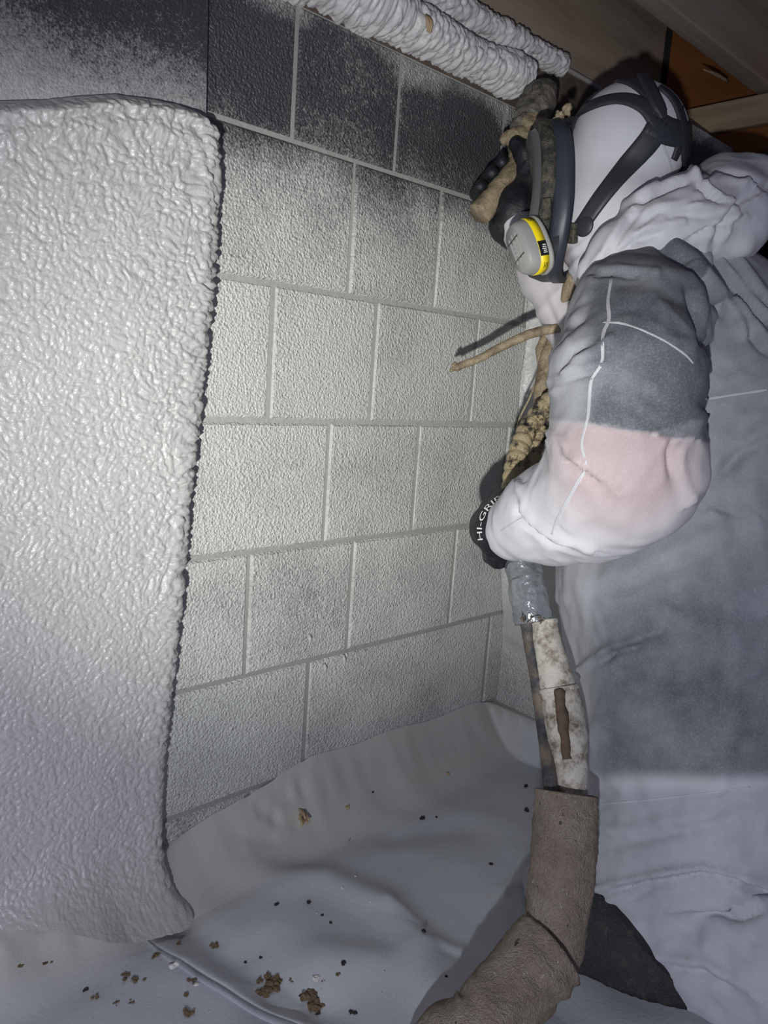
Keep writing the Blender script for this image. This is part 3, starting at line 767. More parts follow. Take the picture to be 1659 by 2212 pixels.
def ribbon(pts, width, bvh=BVH, n=40, lift=.002, th=.0015, d0=1.13, smoothn=2, mirror=False):
    """a strip laid on a surface: pixels give where it runs, width in pixels (number or list)"""
    px = poly_px(pts, n); w = np.interp(np.linspace(0, 1, n), np.linspace(0, 1, len(width)), width) if np.ndim(width) else np.full(n, width)
    H_, N_ = zip(*[cast(x, y, bvh, d0) for x, y in px]); H_ = np.array(H_); N_ = np.array(N_)
    for _ in range(smoothn):
        H_[1:-1] = (H_[:-2]+H_[1:-1]*2+H_[2:])/4; N_[1:-1] = (N_[:-2]+N_[1:-1]*2+N_[2:])/4
    N_ /= np.linalg.norm(N_, axis=1)[:, None]
    T = np.gradient(H_, axis=0); T /= np.maximum(np.linalg.norm(T, axis=1), 1e-9)[:, None]
    Sd = np.cross(T, N_); Sd /= np.maximum(np.linalg.norm(Sd, axis=1), 1e-9)[:, None]
    wm = w*((H_-CAM) @ FW)/F_PX/2; rows = []
    for i in range(n):
        r = []
        for s, l in ((-1, -th), (-1, lift*.6), (-.85, lift), (-.45, lift), (0, lift), (.45, lift), (.85, lift), (1, lift*.6), (1, -th)):
            p = H_[i]+Sd[i]*wm[i]*s
            if abs(s) > .3:                                             # let wide strips follow the surface
                h, nn, k, ds = bvh.find_nearest(Vector(p))
                p = np.array(h)
            r.append(p+N_[i]*l)
        rows.append(r)
    v = np.array(rows).reshape(-1, 3)
    if mirror: v = v-2*((v-HC) @ HL)[:, None]*HL
    f = [tuple(q) for q in grid_faces(n, 9)]+[(0, 8, 7, 6, 5, 4, 3, 2, 1), tuple((n-1)*9+k for k in range(9))]
    if mirror: f = [q[::-1] for q in f]
    return v, f
for pts, w in (([(1322, 596), (1313, 650), (1316, 690), (1302, 722), (1300, 785), (1277, 822), (1270, 900), (1256, 958), (1266, 1008), (1240, 1055), (1205, 1120), (1192, 1155)], 9),
               ([(1302, 696), (1350, 700), (1420, 728), (1475, 762), (1498, 785)], 6), ([(1428, 306), (1446, 350), (1454, 396)], 9),
               ([(1292, 1738), (1400, 1728), (1520, 1714), (1620, 1700)], 4), ([(1082, 1146), (1105, 1132), (1130, 1118)], 4),
               ([(1525, 862), (1590, 852), (1657, 842)], 6)):
    vv, ff = ribbon(pts, [w*.6, w, w*.7, w*.9, w*.6, w, w*.7], n=60, lift=.0005, smoothn=1); obj('seam', vv, ff, M_SEAM, person)
# eyes behind the visor
for s in (-1, 1):
    vv, ff = icos(hp(.086, .004, .031*s), .0115, 2); obj('eye', vv, ff, M_EYE, person)

# ---- hood bunched at the nape
keep = PR; PR = []
chain([(1285, 585, 1.055, .022), (1335, 548, 1.045, .036), (1410, 500, 1.055, .046), (1490, 470, 1.08, .052), (1560, 460, 1.11, .064), (1612, 440, 1.13, .055)], .02)
cone((1555, 400, 1.13), .042, (1625, 402, 1.13), .040, .025); cone((1480, 480, 1.07), .055, (1585, 505, 1.09), .040, .03); cone((1560, 500, 1.08), .03, (1604, 532, 1.06), .010, .02)
chain([(1400, 560, 1.25, .05), (1500, 470, 1.24, .06), (1580, 450, 1.18, .06)], .03)
hood_fn = sd(PR); vv, ff, nn = sd_build(hood_fn, *bounds(PR), .0045)
pw = vv+.02*np.stack([noise(vv*11, 71), noise(vv*11, 72), noise(vv*11, 73)], 1)
dh = .0040*ridged(pw*np.array([7, 7, 9]), 41)+.0016*ridged(pw*20, 43)-.003
HCR = [([(1330, 1925), (1420, 1902), (1520, 1880), (1580, 1890), (1665, 1925)], 7, .014), ([(1300, 1290), (1420, 1240), (1560, 1180)], 16, .004), ([(1330, 1600), (1450, 1560), (1600, 1500)], 18, .005), ([(1540, 1040), (1600, 980), (1659, 950)], 12, .006), ([(1370, 445), (1430, 415), (1490, 392)], 5, .009), ([(1505, 395), (1530, 420), (1560, 440)], 5, .009), ([(1520, 400), (1545, 378), (1600, 385), (1640, 410)], 4, -.004), ([(1340, 540), (1420, 470), (1520, 440)], 5, -.004), ([(1560, 520), (1590, 450), (1650, 420)], 5, -.005), ([(1480, 520), (1530, 490), (1590, 480)], 5, .006), ([(1540, 385), (1580, 392), (1620, 402)], 7, -.006),
       ([(1325, 560), (1370, 520), (1440, 500)], 8, .007), ([(1420, 470), (1480, 460), (1540, 470)], 9, .007), ([(1540, 530), (1560, 480), (1600, 430)], 8, .007), ([(1300, 575), (1360, 480), (1400, 440)], 7, .006)]
vv = vv+nn*(dh+crease(vv, nn, HCR))[:, None]
z0 = np.zeros(len(vv))
obj('hood', vv, [tuple(r) for r in ff], M_COVER, person, attrs={'shirt': z0+.02, 'skin': z0, 'jeans': z0, 'face': z0, 'headw': z0})

# ---- black knee pad
PR = []
chain([(1285, 2000, 1.11, .090), (1370, 2025, 1.10, .105), (1470, 2050, 1.075, .100)], .02)
kn = sd(PR); kb = bounds(PR); Pn = .58*RT+.76*UP-.32*FW; Pn /= np.linalg.norm(Pn); P0 = at(1395, 2050, 1.0)
kfn = lambda p: np.maximum(kn(p), (p-P0) @ Pn)
vv, ff, nn = sd_build(kfn, *kb, .005)
vv = vv+nn*(.0016*fbm(vv*30, 3, 8))[:, None]; vv[:, 2] = np.maximum(vv[:, 2], .008)
obj('knee_pad', vv, [tuple(r) for r in ff], mat_dirty('scuffed_black_rubber', (.018, .018, .021), (.07, .062, .055), .50, .78, .6, 60, .5), person)['label'] = 'dusty black rubber knee pad'

# ---- boots, soles up behind
bt = simple('black_boot_rubber', (.02, .02, .022), .6, .4, .3, 60, .3)
for knee, ank in ((at(1620, 2072, 1.02), at(1760, 2110, .96)), (at(1480, 1960, 1.20), at(1640, 1990, 1.12))):
    dr = ank-knee; dr[2] = 0; dr /= np.linalg.norm(dr); PR = []
    a0 = ank.copy(); a0[2] = .075
    PR.append(('c', a0+dr*.02, a0+dr*.10+[0, 0, .005], .052, .046, .02)); PR.append(('c', a0+dr*.10+[0, 0, .02], a0+dr*.20-[0, 0, .025], .042, .036, .02)); PR.append(('c', a0+dr*.11+[0, 0, .04], a0+dr*.13+[0, 0, .055], .032, .030, .02))
    vv, ff, nn = sd_build(sd(PR), *bounds(PR), .006); obj('boot', vv, [tuple(r) for r in ff], bt, person)

# ---- gloves
def glove(prims, name, label, h=.0024, disp=.0012):
    global PR
    fn = sd(prims); vv, ff, nn = sd_build(fn, *bounds(prims, .01), h)
    vv = vv+nn*(disp*fbm(vv*60, 2, 5)+disp*ridged(vv*34, 15))[:, None]
    ff = [tuple(r) for r in ff]; o = obj(name, vv, ff, M_GLOVE, person); o['label'] = label
    return o, BVHTree.FromPolygons([Vector(p) for p in vv], ff)
PR = []
chain([(1128, 1136, 1.095, .036), (1085, 1140, 1.125, .038), (1064, 1138, 1.150, .034)], .02)
for i in range(4):
    y = 1102+31*i; x = 1052+(3 if i in (0, 3) else 0)+(10 if i == 3 else 0)
    chain([(x+8, y, 1.15, .0185), (x+2, y+2, 1.185, .0150), (x+28, y+6, 1.213, .0125), (x+62, y+8, 1.215, .0115)], .008)
chain([(1090, 1100, 1.12, .020), (1092, 1082, 1.145, .015), (1112, 1072, 1.175, .012)], .012)
chain([(1078, 1195, 1.15, .020), (1078, 1208, 1.155, .014)], .01)
gl, GB = glove(PR, 'glove', 'black glove with white print gripping the hose')
# white print on the back of that glove
def text_mesh(txt):
    c = bpy.data.curves.new('txt', 'FONT'); c.body = txt; c.align_x = 'LEFT'
    o = bpy.data.objects.new('txt', c); COL.objects.link(o); dg = bpy.context.evaluated_depsgraph_get()
    me = o.evaluated_get(dg).to_mesh(); v = np.array([w.co[:2] for w in me.vertices]); f = [tuple(p.vertices) for p in me.polygons]
    o.evaluated_get(dg).to_mesh_clear(); bpy.data.objects.remove(o); bpy.data.curves.remove(c); return v, f
def print_on(txt, pts, height, bvh, m, parent, name='print', d0=1.13, lift=.0008):
    tv, tf = text_mesh(txt); L = tv[:, 0].max(); px = poly_px(pts, 60); s = np.linspace(0, 1, 60)
    out = []
    for x, y in tv:
        t = x/L; c = np.array([np.interp(t, s, px[:, 0]), np.interp(t, s, px[:, 1])]); e = np.array([np.interp(min(t+.03, 1), s, px[:, 0])-np.interp(max(t-.03, 0), s, px[:, 0]), np.interp(min(t+.03, 1), s, px[:, 1])-np.interp(max(t-.03, 0), s, px[:, 1])])
        e /= np.linalg.norm(e); q_ = c+np.array([e[1], -e[0]])*y*height/.7
        h, n_ = cast(q_[0], q_[1], bvh, d0); out.append(h+n_*lift)
    return obj(name, out, tf, m, parent, smooth=False)
print_on('HI-GRIP', [(1044, 1168), (1042, 1140), (1050, 1112), (1066, 1092), (1084, 1080)], 11, GB, M_WHT, gl)
# right glove round the gun handle
PR = []
DZ = 1.265
hA, hB = at(1046, 450, DZ+.0), at(1132, 345, DZ+.03)
PR.append(('c', at(1122, 505, 1.285), at(1118, 450, DZ+.015), .030, .032, .02)); PR.append(('c', at(1112, 460, DZ+.005), at(1146, 380, DZ+.02), .029, .024, .02))
PR.append(('c', at(1146, 390, DZ+.01), at(1138, 335, DZ+.005), .021, .018, .012)); PR.append(('c', at(1138, 335, DZ+.005), at(1116, 312, DZ+.01), .017, .013, .008))
PR.append(('c', at(1085, 490, DZ+.02), at(1108, 450, DZ+.01), .022, .026, .02))
for s in (.20, .47, .72):
    c = hA+(hB-hA)*s; px_ = -.0*RT
    b_ = c+.036*RT-.020*UP+.020*FW; m_ = c+.004*RT-.002*UP+.036*FW; t1 = c-.022*RT+.016*UP+.020*FW; t2 = c-.020*RT+.017*UP-.006*FW
    for p_, q_, r0_, r1_ in ((b_, m_, .015, .0135), (m_, t1, .0135, .0125), (t1, t2, .0125, .0115)): PR.append(('c', p_, q_, r0_, r1_, .005))
glove(PR, 'glove', 'black glove wrapped around the spray gun handle')
PR = keep

# ---- full-face respirator
resp = bpy.data.objects.new('respirator', None); COL.objects.link(resp); resp.parent = person; resp.empty_display_size = .05
resp.location = Vector(hp(.07, -.14, 0))-world_loc(person); resp['label'] = 'black full-face respirator with grey filter cartridges'
def ring(a, wc, top, bot, bulge, n=64, ex=2.7):
    p = np.linspace(0, 2*math.pi, n, endpoint=False); c_, s_ = np.cos(p), np.sin(p)
    C_ = wc*np.sign(c_)*np.abs(c_)**(2/ex); mid = (top+bot)/2; Bq = mid+(top-bot)/2*np.sign(s_)*np.abs(s_)**(2/ex)
    C_ = C_*np.where(Bq < mid, 1-.16*((mid-Bq)/((top-bot)/2))**2, 1)
    a_ = a+bulge*(1-(C_/wc)**2)
    return np.array([hp(x, y, z) for x, y, z in zip(a_, Bq, C_)])
def loft(rings, close=None):
    m = len(rings[0]); v = np.concatenate(rings); f = [tuple(q[::-1]) for q in grid_faces(len(rings), m, True)]
    if close is not None: v = np.vstack([v, close]); k = (len(rings)-1)*m; f += [(k+(j+1) % m, k+j, len(v)-1) for j in range(m)]
    return v, f
vv, ff = loft([ring(.064, .072, .076, -.128, .030), ring(.056, .080, .086, -.137, .030), ring(.066, .0845, .091, -.143, .028), ring(.080, .084, .090, -.142, .026), ring(.088, .079, .085, -.136, .026), ring(.086, .070, .078, -.128, .026)])
obj('face_seal', vv, ff, M_SEAL, resp)
vv, ff = loft([ring(.082, .0825, .089, -.105, .026), ring(.086, .087, .093, -.108, .026), ring(.098, .087, .093, -.108, .026), ring(.103, .083, .089, -.104, .026), ring(.103, .074, .082, -.098, .026), ring(.090, .074, .082, -.098, .026)])
vv = vv+(.0016*fbm(vv*70, 3, 4))[:, None]*HL
obj('visor_frame', vv, ff, M_CRUST, resp)['label'] = 'foam-crusted visor frame'
vv, ff = loft([ring(.098, .076, .084, -.100, .026), ring(.112, .072, .078, -.092, .026), ring(.120, .060, .064, -.078, .022), ring(.124, .040, .040, -.050, .012)], hp(.134, -.008, 0)[None])
obj('visor', vv, ff, M_LENS, resp)
vv, ff = loft([ring(.080, .070, -.070, -.138, .022), ring(.105, .066, -.074, -.136, .022), ring(.120, .050, -.080, -.130, .020), ring(.128, .030, -.088, -.122, .014)], hp(.142, -.105, 0)[None])
obj('chin_housing', vv, ff, M_RUBBER, resp)
# crust lumps and the clip on the frame
for (x, y, r) in ((1166, 470, .006), (1170, 490, .005), (1182, 455, .0045), (1168, 440, .004), (1250-40, 250, .006), (1225, 238, .006), (1200, 262, .005), (1168, 500, .0035)):
    vv, ff = icos(at(x, y, 1.125), r, 2, .5, (1, 1, 1.4), int(x)); obj('foam_crust', vv, ff, M_TAN, resp)
C0 = at(1182, 452, 1.085)
def obox(c, axs, hs, ch=.0):
    v = [c+axs[0]*hs[0]*i+axs[1]*hs[1]*j+axs[2]*hs[2]*k for i in (-1, 1) for j in (-1, 1) for k in (-1, 1)]
    return v, [(0, 1, 3, 2), (4, 6, 7, 5), (0, 4, 5, 1), (2, 3, 7, 6), (0, 2, 6, 4), (1, 5, 7, 3)]
def bev(o, w=.0015):
    m = o.modifiers.new('bevel', 'BEVEL'); m.width = w; m.segments = 2; return o
vv, ff = obox(C0, (HF, HU, HL), (.006, .014, .006)); bev(obj('frame_clip', vv, ff, M_CRUST, resp, smooth=False))
# filter cartridges
def cartridge(sgn, detail=True):
    cL = HL*sgn
    cn = .66*HF+.62*cL-.24*HU; cn /= np.linalg.norm(cn)
    la = -.93*HU-.36*HF; la -= cn*(la @ cn); la /= np.linalg.norm(la); lb = np.cross(cn, la)
    cb = HC+.109*HF-.107*HU+.062*cL
    def rg(h, s, sh=0.0):
        p = np.linspace(0, 2*math.pi, 56, endpoint=False); c_, s_ = np.cos(p), np.sin(p)
        X = (.0410*s-sh)*np.sign(c_)*np.abs(c_)**(2/2.5); Y = (.0250*s-sh)*np.sign(s_)*np.abs(s_)**(2/2.5)
        return cb+cn*h+np.outer(X, la)+np.outer(Y, lb)
    def lf(rs, close=True):
        v, f = loft(rs, (rs[-1].mean(0))[None] if close else None)
        return v, f
    fb = lambda v, f: (v, [q[::-1] for q in f])
    o = obj('filter_cartridge', *fb(*lf([rg(-.004, .55), rg(0, 1.0), rg(0, 1.06), rg(.005, 1.06), rg(.005, 1.0), rg(.024, .99), rg(.034, .93), rg(.040, .82)])), M_GREY, resp)
    o['label'] = 'grey oval filter cartridge'
    obj('label_band', *fb(*loft([rg(.0075, 1.002), rg(.0075, 1.018), rg(.0215, 1.012), rg(.0215, .99)])), M_YEL, resp)['label'] = 'yellow label band'
    if not detail: return
    def patch(t0, t1, h0, h1, s, n=8):
        t = np.linspace(t0, t1, n); E_ = []
        for h in (h0, h1):
            for a_ in t:
                c_, s_ = math.cos(a_), math.sin(a_)
                E_.append(cb+cn*h+la*(.0410*s*math.copysign(abs(c_)**.8, c_))+lb*(.0250*s*math.copysign(abs(s_)**.8, s_)))
        return np.array(E_), [(k, k+1, n+k+1, n+k) for k in range(n-1)]
    side = 1 if ((lb @ RT) > 0) else -1
    if side > 0: ang = lambda u_: math.pi-u_*math.pi                    # u 0 = upper tip, 1 = lower tip, on the side to the right in the photo
    else: ang = lambda u_: math.pi+u_*math.pi
    def P_(u0, u1, h0, h1, s): return patch(ang(u0), ang(u1), h0, h1, s)
    obj('black_label', *P_(.53, .70, .0076, .0214, 1.024), M_BLK, resp, smooth=False)
    for k in range(4): obj('print_line', *P_(.17, .30-.012*(k % 2), .0100+.0026*k, .0112+.0026*k, 1.026), M_BLK, resp, smooth=False)
    for k in range(3): obj('print_line', *P_(.80, .90, .0100+.0028*k, .0110+.0028*k, 1.026), M_BLK, resp, smooth=False)
    for k in range(5): obj('print_line', *P_(.565+.022*k, .576+.022*k, .0095, .0150+.001*(k % 3), 1.029), M_WHT, resp, smooth=False)
    # ribs on the cartridge face
    for y_, l_ in ((-.009, .026), (.000, .029), (.009, .026)):
        obj('rib', *obox(cb+cn*.0395+lb*y_, (la, lb, cn), (l_*.75, .0013, .0014)), M_GREY2, resp, smooth=False)
    for x_ in (-.014, .014):
        obj('rib', *obox(cb+cn*.0398+la*x_, (la, lb, cn), (.0008, .0145, .0016)), M_TUBE, resp, smooth=False)
    for i in range(3):
        for j in (-1, 1): obj('rib', *obox(cb+cn*.0393+la*(-.007+.007*i)+lb*.0045*j, (la, lb, cn), (.0018, .0028, .0012)), M_GREY2, resp, smooth=False)
cartridge(1); cartridge(-1, False)
# head harness
ST = [([(1252, 494), (1300, 425), (1355, 358), (1402, 305), (1428, 262)], [34, 38, 42, 50, 54]),
      ([(1196, 292), (1226, 262), (1285, 226), (1345, 214), (1395, 232), (1425, 268)], [26, 26, 26, 26, 34, 46]),
      ([(1240, 238), (1275, 198), (1318, 178), (1362, 178), (1402, 205), (1424, 244)], [22, 24, 24, 26, 32, 40]),
      ([(1404, 262), (1440, 282), (1470, 290), (1492, 296)], [62, 60, 56, 60]),
      ([(1424, 190), (1450, 212), (1468, 245), (1476, 290), (1478, 340), (1474, 392)], [16, 24, 28, 32, 26, 16])]
for pts, w in ST:
    for mir in (False, True):
        vv, ff = ribbon(pts, w, n=44, lift=.0042, th=.002, smoothn=3, mirror=mir); obj('head_strap', vv, ff, M_RUBBER, resp)
vv, ff = ribbon([(1386, 172), (1400, 196), (1414, 226), (1424, 246), (1428, 260)], [24, 28, 30, 30, 16], n=30, lift=.0095, th=-.004, smoothn=3); obj('strap_tongue', vv, ff, M_RUBBER, resp)
h0, n0 = cast(1240, 502); tq = (RT*.55+UP*.83); tq -= n0*(tq @ n0); tq /= np.linalg.norm(tq)
vv, ff = obox(h0+n0*.006, (tq, np.cross(n0, tq), n0), (.014, .010, .005)); bev(obj('buckle', vv, ff, M_CRUST, resp, smooth=False), .002)
h0, n0 = cast(1264, 488); vv, ff = icos(h0+n0*.003, .0155, 2); vv = h0+n0*.003+(vv-h0-n0*.003)-np.outer((vv-h0-n0*.003) @ n0, n0)*.70
obj('strap_boss', vv, ff, M_RUBBER, resp)

# ================================================================== SPRAY GUN AND HOSE
gun = empty('spray_gun', hA, 'foam-crusted tan spray gun held up to the sill in the gloved hand', 'spray gun')
rough = lambda amp, sc, k: (lambda s, a, p: amp*fbm(p*sc, 3, k))
vv, ff = tube([hA-(hB-hA)*.12, hA, (hA+hB)/2, hB+(hB-hA)*.10], [.019, .020, .0185, .020], 50, 28, rough(.0022, 55, 2)); obj('handle', vv, ff, M_TAN, gun)
vv, ff = tube(A((1128, 362, 1.305), (1132, 320, 1.305), (1140, 285, 1.31), (1150, 250, 1.325)), [.020, .026, .026, .022], 60, 30, rough(.008, 38, 6)); obj('gun_body', vv, ff, M_TAN, gun)
vv, ff = tube(A((1140, 300, 1.30), (1120, 292, 1.295), (1096, 300, 1.295), (1082, 308, 1.295)), [.013, .014, .010, .005], 30, 18, rough(.005, 60, 9)); obj('side_block', vv, ff, M_TAN, gun)
vv, ff = tube(A((1112, 298, 1.30), (1122, 272, 1.305), (1135, 258, 1.31)), [.008, .014, .012], 30, 18, rough(.005, 60, 12)); obj('trigger_guard', vv, ff, M_TAN2, gun)
vv, ff = tube(A((1138, 262, 1.315), (1152, 240, 1.325), (1168, 214, 1.335), (1182, 192, 1.345)), [.024, .030, .030, .022], 60, 34, rough(.005, 45, 15)); obj('air_cap', vv, ff, M_TAN2, gun)
vv, ff = tube(A((1150, 212, 1.33), (1172, 228, 1.325), (1198, 226, 1.33)), [.004, .005, .003], 20, 10, rough(.001, 60, 3)); obj('cap_ridge', vv, ff, M_TAN2, gun)
vv, ff = tube(A((1148, 300, 1.31), (1165, 330, 1.315), (1180, 400, 1.32), (1200, 480, 1.32)), [.022, .020, .016, .014], 50, 22, rough(.004, 50, 5)); obj('coupling', vv, ff, M_TAN, gun)

hose = empty('spray_hose', tuple(at(1150, 2100, .97)*np.array([1, 1, 0])), 'dirty spray hose in brown felt, white wrap and silver tape, held by the person', 'hose')
felt = lambda amp, k: (lambda s, a, p: amp*fbm(p*34, 3, k)+.0012*noise(p*170, k+3))
def wrinkle(s, a, p): return .0028*np.sin(s*210+2.2*np.sin(a+1)+2*noise(p*20, 7))*np.clip(noise(p*16, 9)+.35, 0, 1)+felt(.003, 31)(s, a, p)
hs = at(960, 2330, .86)
vv, ff = tube(np.vstack([[hs+[-.12, -.95, 0], hs+[-.16, -.60, 0], hs+[-.13, -.26, 0]], A((960, 2330, .86), (1040, 2225, .895), (1100, 2150, .925), (1150, 2092, .945), (1188, 2052, .958))])*np.array([1, 1, 1])+np.array([0, 0, .0]), [.044, .044, .044, .044, .045, .046, .047, .049], 300, 56, wrinkle)
obj('felt_sleeve', vv, ff, M_FELT, hose)
vv, ff = tube(A((1186, 2075, .962), (1200, 2010, .972), (1210, 1930, .984), (1217, 1840, .998), (1225, 1712, 1.018)), [.036, .038, .0405, .0425, .0405], 190, 60, felt(.0035, 17))
obj('felt_sleeve', vv, ff, M_FELT, hose)
# frayed lip where the sleeves meet
for k in range(14):
    a_ = at(1112+10*k, 2046+random.uniform(-6, 6)+k*3.0, (.925+.001*k)); b_ = a_+np.array([random.uniform(-.006, .006), random.uniform(-.006, .004), random.uniform(.001, .010)])
    vv, ff = tube([a_, (a_+b_)/2+[.001, 0, .001], b_], [.0011, .0009, .0004], 5, 5); obj('loose_thread', vv, ff, M_BIT if k < 6 else M_FELT, hose)
# stained white wrap over the heating section
vv, ff = tube(A((1236, 1725, 1.025), (1234, 1680, 1.032), (1225, 1600, 1.055), (1214, 1530, 1.08), (1200, 1470, 1.09), (1184, 1400, 1.10), (1174, 1340, 1.11)), [.0205, .0225, .0285, .0300, .0270, .0220, .0185], 170, 44, lambda s, a, p: .0012*fbm(p*40, 3, 4))
obj('white_wrap', vv, ff, M_PIPE, hose)
vv, ff = tube(A((1207, 1490, 1.0555), (1216, 1560, 1.037), (1226, 1640, 1.020)), [.006, .0080, .0060], 60, 16, lambda s, a, p: .0030*fbm(p*75, 3, 2)); obj('mud_strip', vv, ff, simple('dried_mud', (.12, .085, .06), .9, .1, .35, 90, .6), hose)
for yb, xb_, dd, rr in ((1488, 1206, 1.0855, .0292), (1345, 1175, 1.1095, .0196)):
    c = at(xb_, yb, dd); tdir = at(1225, 1600, 1.07)-at(1174, 1340, 1.11); tdir /= np.linalg.norm(tdir)
    vv, ff = tube([c-tdir*.003, c, c+tdir*.003], [rr, rr+.0008, rr], 6, 40, lambda s, a, p: .0006*noise(p*60, 2)); obj('wrap_edge', vv, ff, M_PIPE, hose)
vv, ff = tube(A((1192, 1720, 1.015), (1184, 1650, 1.035), (1172, 1560, 1.075), (1158, 1460, 1.09), (1144, 1385, 1.105), (1136, 1335, 1.11)), [.0095]*6, 110, 20, lambda s, a, p: .0006*fbm(p*70, 2, 4))
obj('dark_tube', vv, ff, M_TUBE, hose)
vv, ff = tube(A((1152, 1346, 1.115), (1146, 1310, 1.12), (1138, 1270, 1.13), (1128, 1215, 1.145), (1118, 1150, 1.165), (1110, 1080, 1.175)), [.0250, .0255, .0250, .0245, .0235, .0220], 120, 40, lambda s, a, p: .0026*ridged(p*np.array([38, 38, 50]), 9)+.0012*ridged(p*90, 3))
obj('duct_tape', vv, ff, M_TAPE, hose)['label'] = 'crumpled silver duct tape'
for k in range(16):
    a_ = at(1128+random.uniform(0, 48), 1338+random.uniform(-8, 8), 1.088); b_ = a_+np.array([random.uniform(-.010, .010), random.uniform(-.004, .004), random.uniform(-.006, .009)])
    vv, ff = tube([a_, (a_+b_)/2+[0, -.002, .001], b_], [.0012, .0010, .0005], 5, 5); obj('loose_thread', vv, ff, M_TUBE if k % 2 else M_FELT, hose)
corr = lambda k: (lambda s, a, p: .0026*np.abs(np.sin(s*math.pi/.0155+.6*np.sin(a+k)))-.0010+.0014*fbm(p*60, 3, k))
vv, ff = tube(A((1103, 1085, 1.178), (1108, 1030, 1.185), (1120, 975, 1.195), (1142, 925, 1.205), (1172, 885, 1.205), (1215, 840, 1.20), (1260, 800, 1.19)), [.0145]*7, 230, 26, corr(1)); obj('corrugated_hose', vv, ff, M_CORR, hose)
vv, ff = tube(A((1130, 1075, 1.195), (1140, 1025, 1.205), (1152, 970, 1.215), (1172, 925, 1.225), (1205, 890, 1.225), (1250, 850, 1.215)), [.0140]*6, 210, 26, corr(4)); obj('corrugated_hose', vv, ff, M_CORR, hose)
vv, ff = tube(A((1165, 880, 1.25), (1176, 830, 1.26), (1192, 770, 1.27), (1205, 720, 1.27), (1225, 650, 1.21), (1246, 580, 1.18), (1262, 540, 1.17)), [.010, .016, .019, .013, .0115, .0115, .010], 90, 22, lambda s, a, p: .003*fbm(p*45, 3, 8)); obj('crusted_hose', vv, ff, M_TAN, hose)
vv, ff = tube(A((1172, 800, 1.28), (1170, 755, 1.29), (1178, 725, 1.29)), [.008, .010, .006], 40, 16, lambda s, a, p: .003*fbm(p*60, 3, 5)); obj('crusted_hose', vv, ff, M_TAN, hose)
vv, ff = tube(A((1180, 745, 1.27), (1166, 800, 1.275), (1146, 855, 1.28), (1124, 900, 1.28), (1115, 935, 1.27)), [.0022, .0022, .0020, .0020, .0016], 50, 8, lambda s, a, p: .0005*noise(p*200, 2)); obj('thin_cord', vv, ff, M_TAN, hose)
vv, ff = tube(A((1270, 700, 1.19), (1212, 708, 1.215), (1150, 720, 1.225), (1085, 748, 1.23), (1040, 772, 1.23), (1000, 788, 1.23), (984, 795, 1.23)), [.0078, .0078, .0075, .0070, .0062, .0060, .0066], 110, 16, lambda s, a, p: .0008*fbm(p*90, 3, 2)); obj('stub_cord', vv, ff, M_TAN, hose)
c0 = at(986, 794, 1.23)
for dx, dy in ((-14, 8), (-10, -6), (-4, -12), (-12, 2)):
    vv, ff = tube([c0, c0+(at(986+dx, 794+dy, 1.226)-c0)], [.0042, .0022], 6, 8, lambda s, a, p: .0008*noise(p*200, 2)); obj('frayed_end', vv, ff, M_TAN, hose)

# ================================================================== DEBRIS ON THE PLASTIC
def on_floor(x, y):
    D_ = np.arange(.7, 2.0, .002); P = np.array([at(x, y, d) for d in D_])  # walk along the sight line to the sheet
    hit = np.nonzero(P[:, 2] <= surf(P[:, 0], P[:, 1]))[0]
    return P[hit[0]] if len(hit) else onto(x, y, 2, 0.0)
def surf(x, y):
    h = floor_h(x, y); u_ = x-edge_x(y); fd = np.clip((-y-.085)/.10, 0, 1)
    return h+np.where((y > -.62) & (y < -.085) & (u_ > 0) & (u_ < .25), (.011*np.exp(-np.clip(u_, 0, 1)/.035)+.005)*fd*np.clip((.30-u_)/.15, 0, 1)+.0006, 0)
def splinter_bits(p, L, n, r):
    parts = []
    for k in range(n):
        a_ = random.uniform(-.5, .5)+.9; d_ = np.array([math.cos(a_), math.sin(a_), 0])*L*random.uniform(.6, 1)
        o_2 = np.array([random.uniform(-.2, .2)*L, random.uniform(-.2, .2)*L, r*(1+.8*k)])
        parts.append(tube([p+o_2-d_/2, p+o_2+[0, 0, r*.5], p+o_2+d_/2], [r*.5, r, r*.4], 6, 6))
    return join(parts)
SPL = [(655, 1778, .034, 7, .0030, 'tan wood splinter bundle lying at the fold below the block wall'), (750, 1750, .012, 3, .0016, 'small tan wood chip lying near the wall fold on grey plastic'),
       (966, 1676, .014, 2, .0018, 'single pale wood chip far out on the grey plastic'), (753, 1821, .008, 2, .0012, 'tiny wood shaving on the plastic in front of the splinter bundle')]
for x, y, L, n_, r_, lab in SPL:
    vv, ff = splinter_bits(on_floor(x, y)+np.array([0, -.002, .003]), L, n_, r_); tag(obj('wood_chip', vv, ff, M_CHIP), lab, 'wood chip')
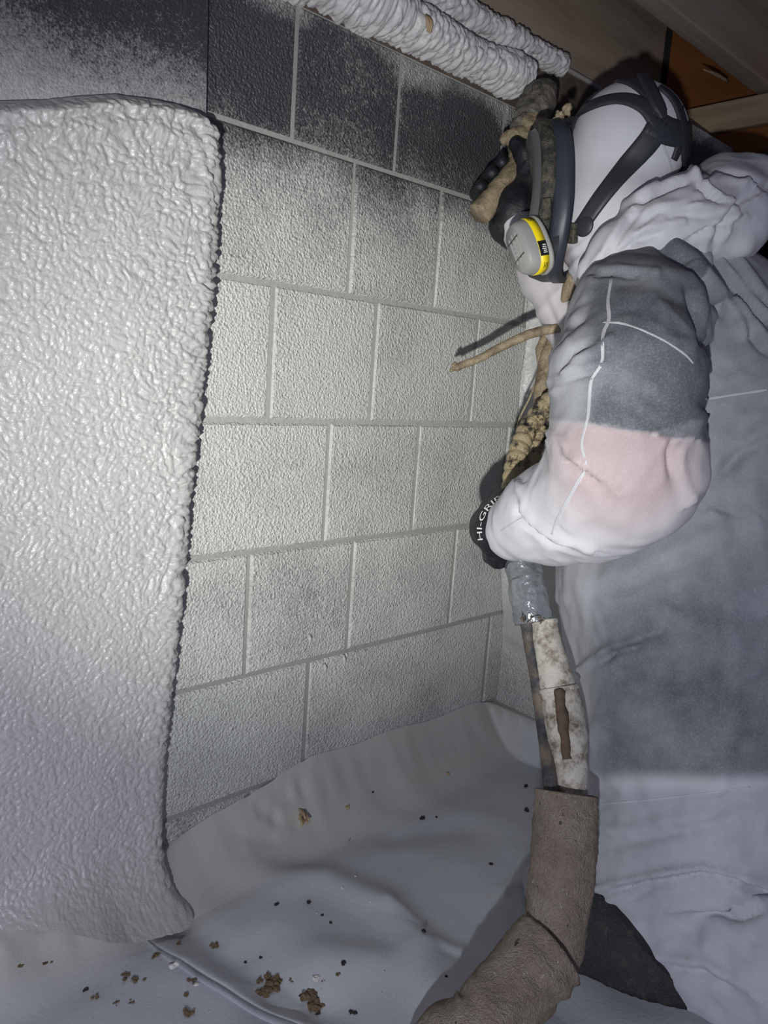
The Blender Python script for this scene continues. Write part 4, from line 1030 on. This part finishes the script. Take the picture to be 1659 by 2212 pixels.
def crumb(x, y, R, m, name, label, cat, group=None, nb=7, flat=.6):
    p = on_floor(x, y); parts = []
    for k in range(nb):
        q_ = p+np.array([random.gauss(0, R*.45), random.gauss(0, R*.45), R*random.uniform(.15, .5)]) if nb > 1 else p+[0, 0, R*flat*.8]
        parts.append(icos(q_, R*random.uniform(.28, .5) if nb > 1 else R, 1, .6, (1, random.uniform(.6, 1.2), flat), int(x+y+k)))
    vv, ff = join(parts); return tag(obj(name, vv, ff, m, smooth=False), label, cat, group)
for x, y, R in ((588, 2130, .012), (572, 2146, .010), (668, 2152, .011), (682, 2180, .009)):
    crumb(x, y, R, M_CRUMB, 'debris_clump', 'crumbly brown debris clump on the plastic beyond the lapped sheet edge', 'debris', 'brown debris clumps on the plastic', 16)
for x, y, R in ((272, 2113, .006), (293, 2120, .007), (336, 2066, .006), (416, 2120, .005), (210, 2155, .005), (252, 2168, .004), (282, 2168, .004), (42, 2092, .005), (405, 2194, .008), (400, 2150, .005), (100, 2080, .005), (560, 2120, .005), (630, 2120, .004), (730, 2105, .004), (700, 2120, .004), (466, 2044, .006), (385, 2040, .005)):
    crumb(x, y, R, M_CRUMB, 'crumb', 'small brown crumb lying on the grey plastic sheet', 'crumb', 'brown crumbs on the plastic', 5, .5)
for x, y, R in ((598, 1955, .0035), (667, 1950, .003), (185, 2140, .0035), (742, 2082, .0035), (758, 2188, .003), (767, 2190, .003), (686, 2192, .0035), (912, 1769, .0045), (1136, 1700, .0045), (1138, 1752, .004), (648, 2152, .002), (1060, 1868, .003), (916, 2013, .003), (805, 1712, .0025), (943, 1766, .002), (696, 1978, .002), (714, 1994, .002), (964, 2110, .002), (530, 2080, .002), (563, 2070, .002)):
    crumb(x, y, R, M_BIT, 'dark_speck', 'tiny dark speck of grit on the grey plastic sheet', 'grit', 'dark grit on the plastic', 1)
for x, y, R in ((376, 2090, .006), (425, 2128, .003), (681, 2116, .004), (688, 2113, .0035), (768, 1894, .002), (740, 1920, .0025), (684, 1974, .0018), (800, 1950, .0018), (1110, 1840, .002), (900, 1640, .0018)):
    crumb(x, y, R, M_WBIT, 'foam_crumb', 'small white foam crumb on the grey plastic sheet', 'foam crumb', 'white foam crumbs on the plastic', 1)
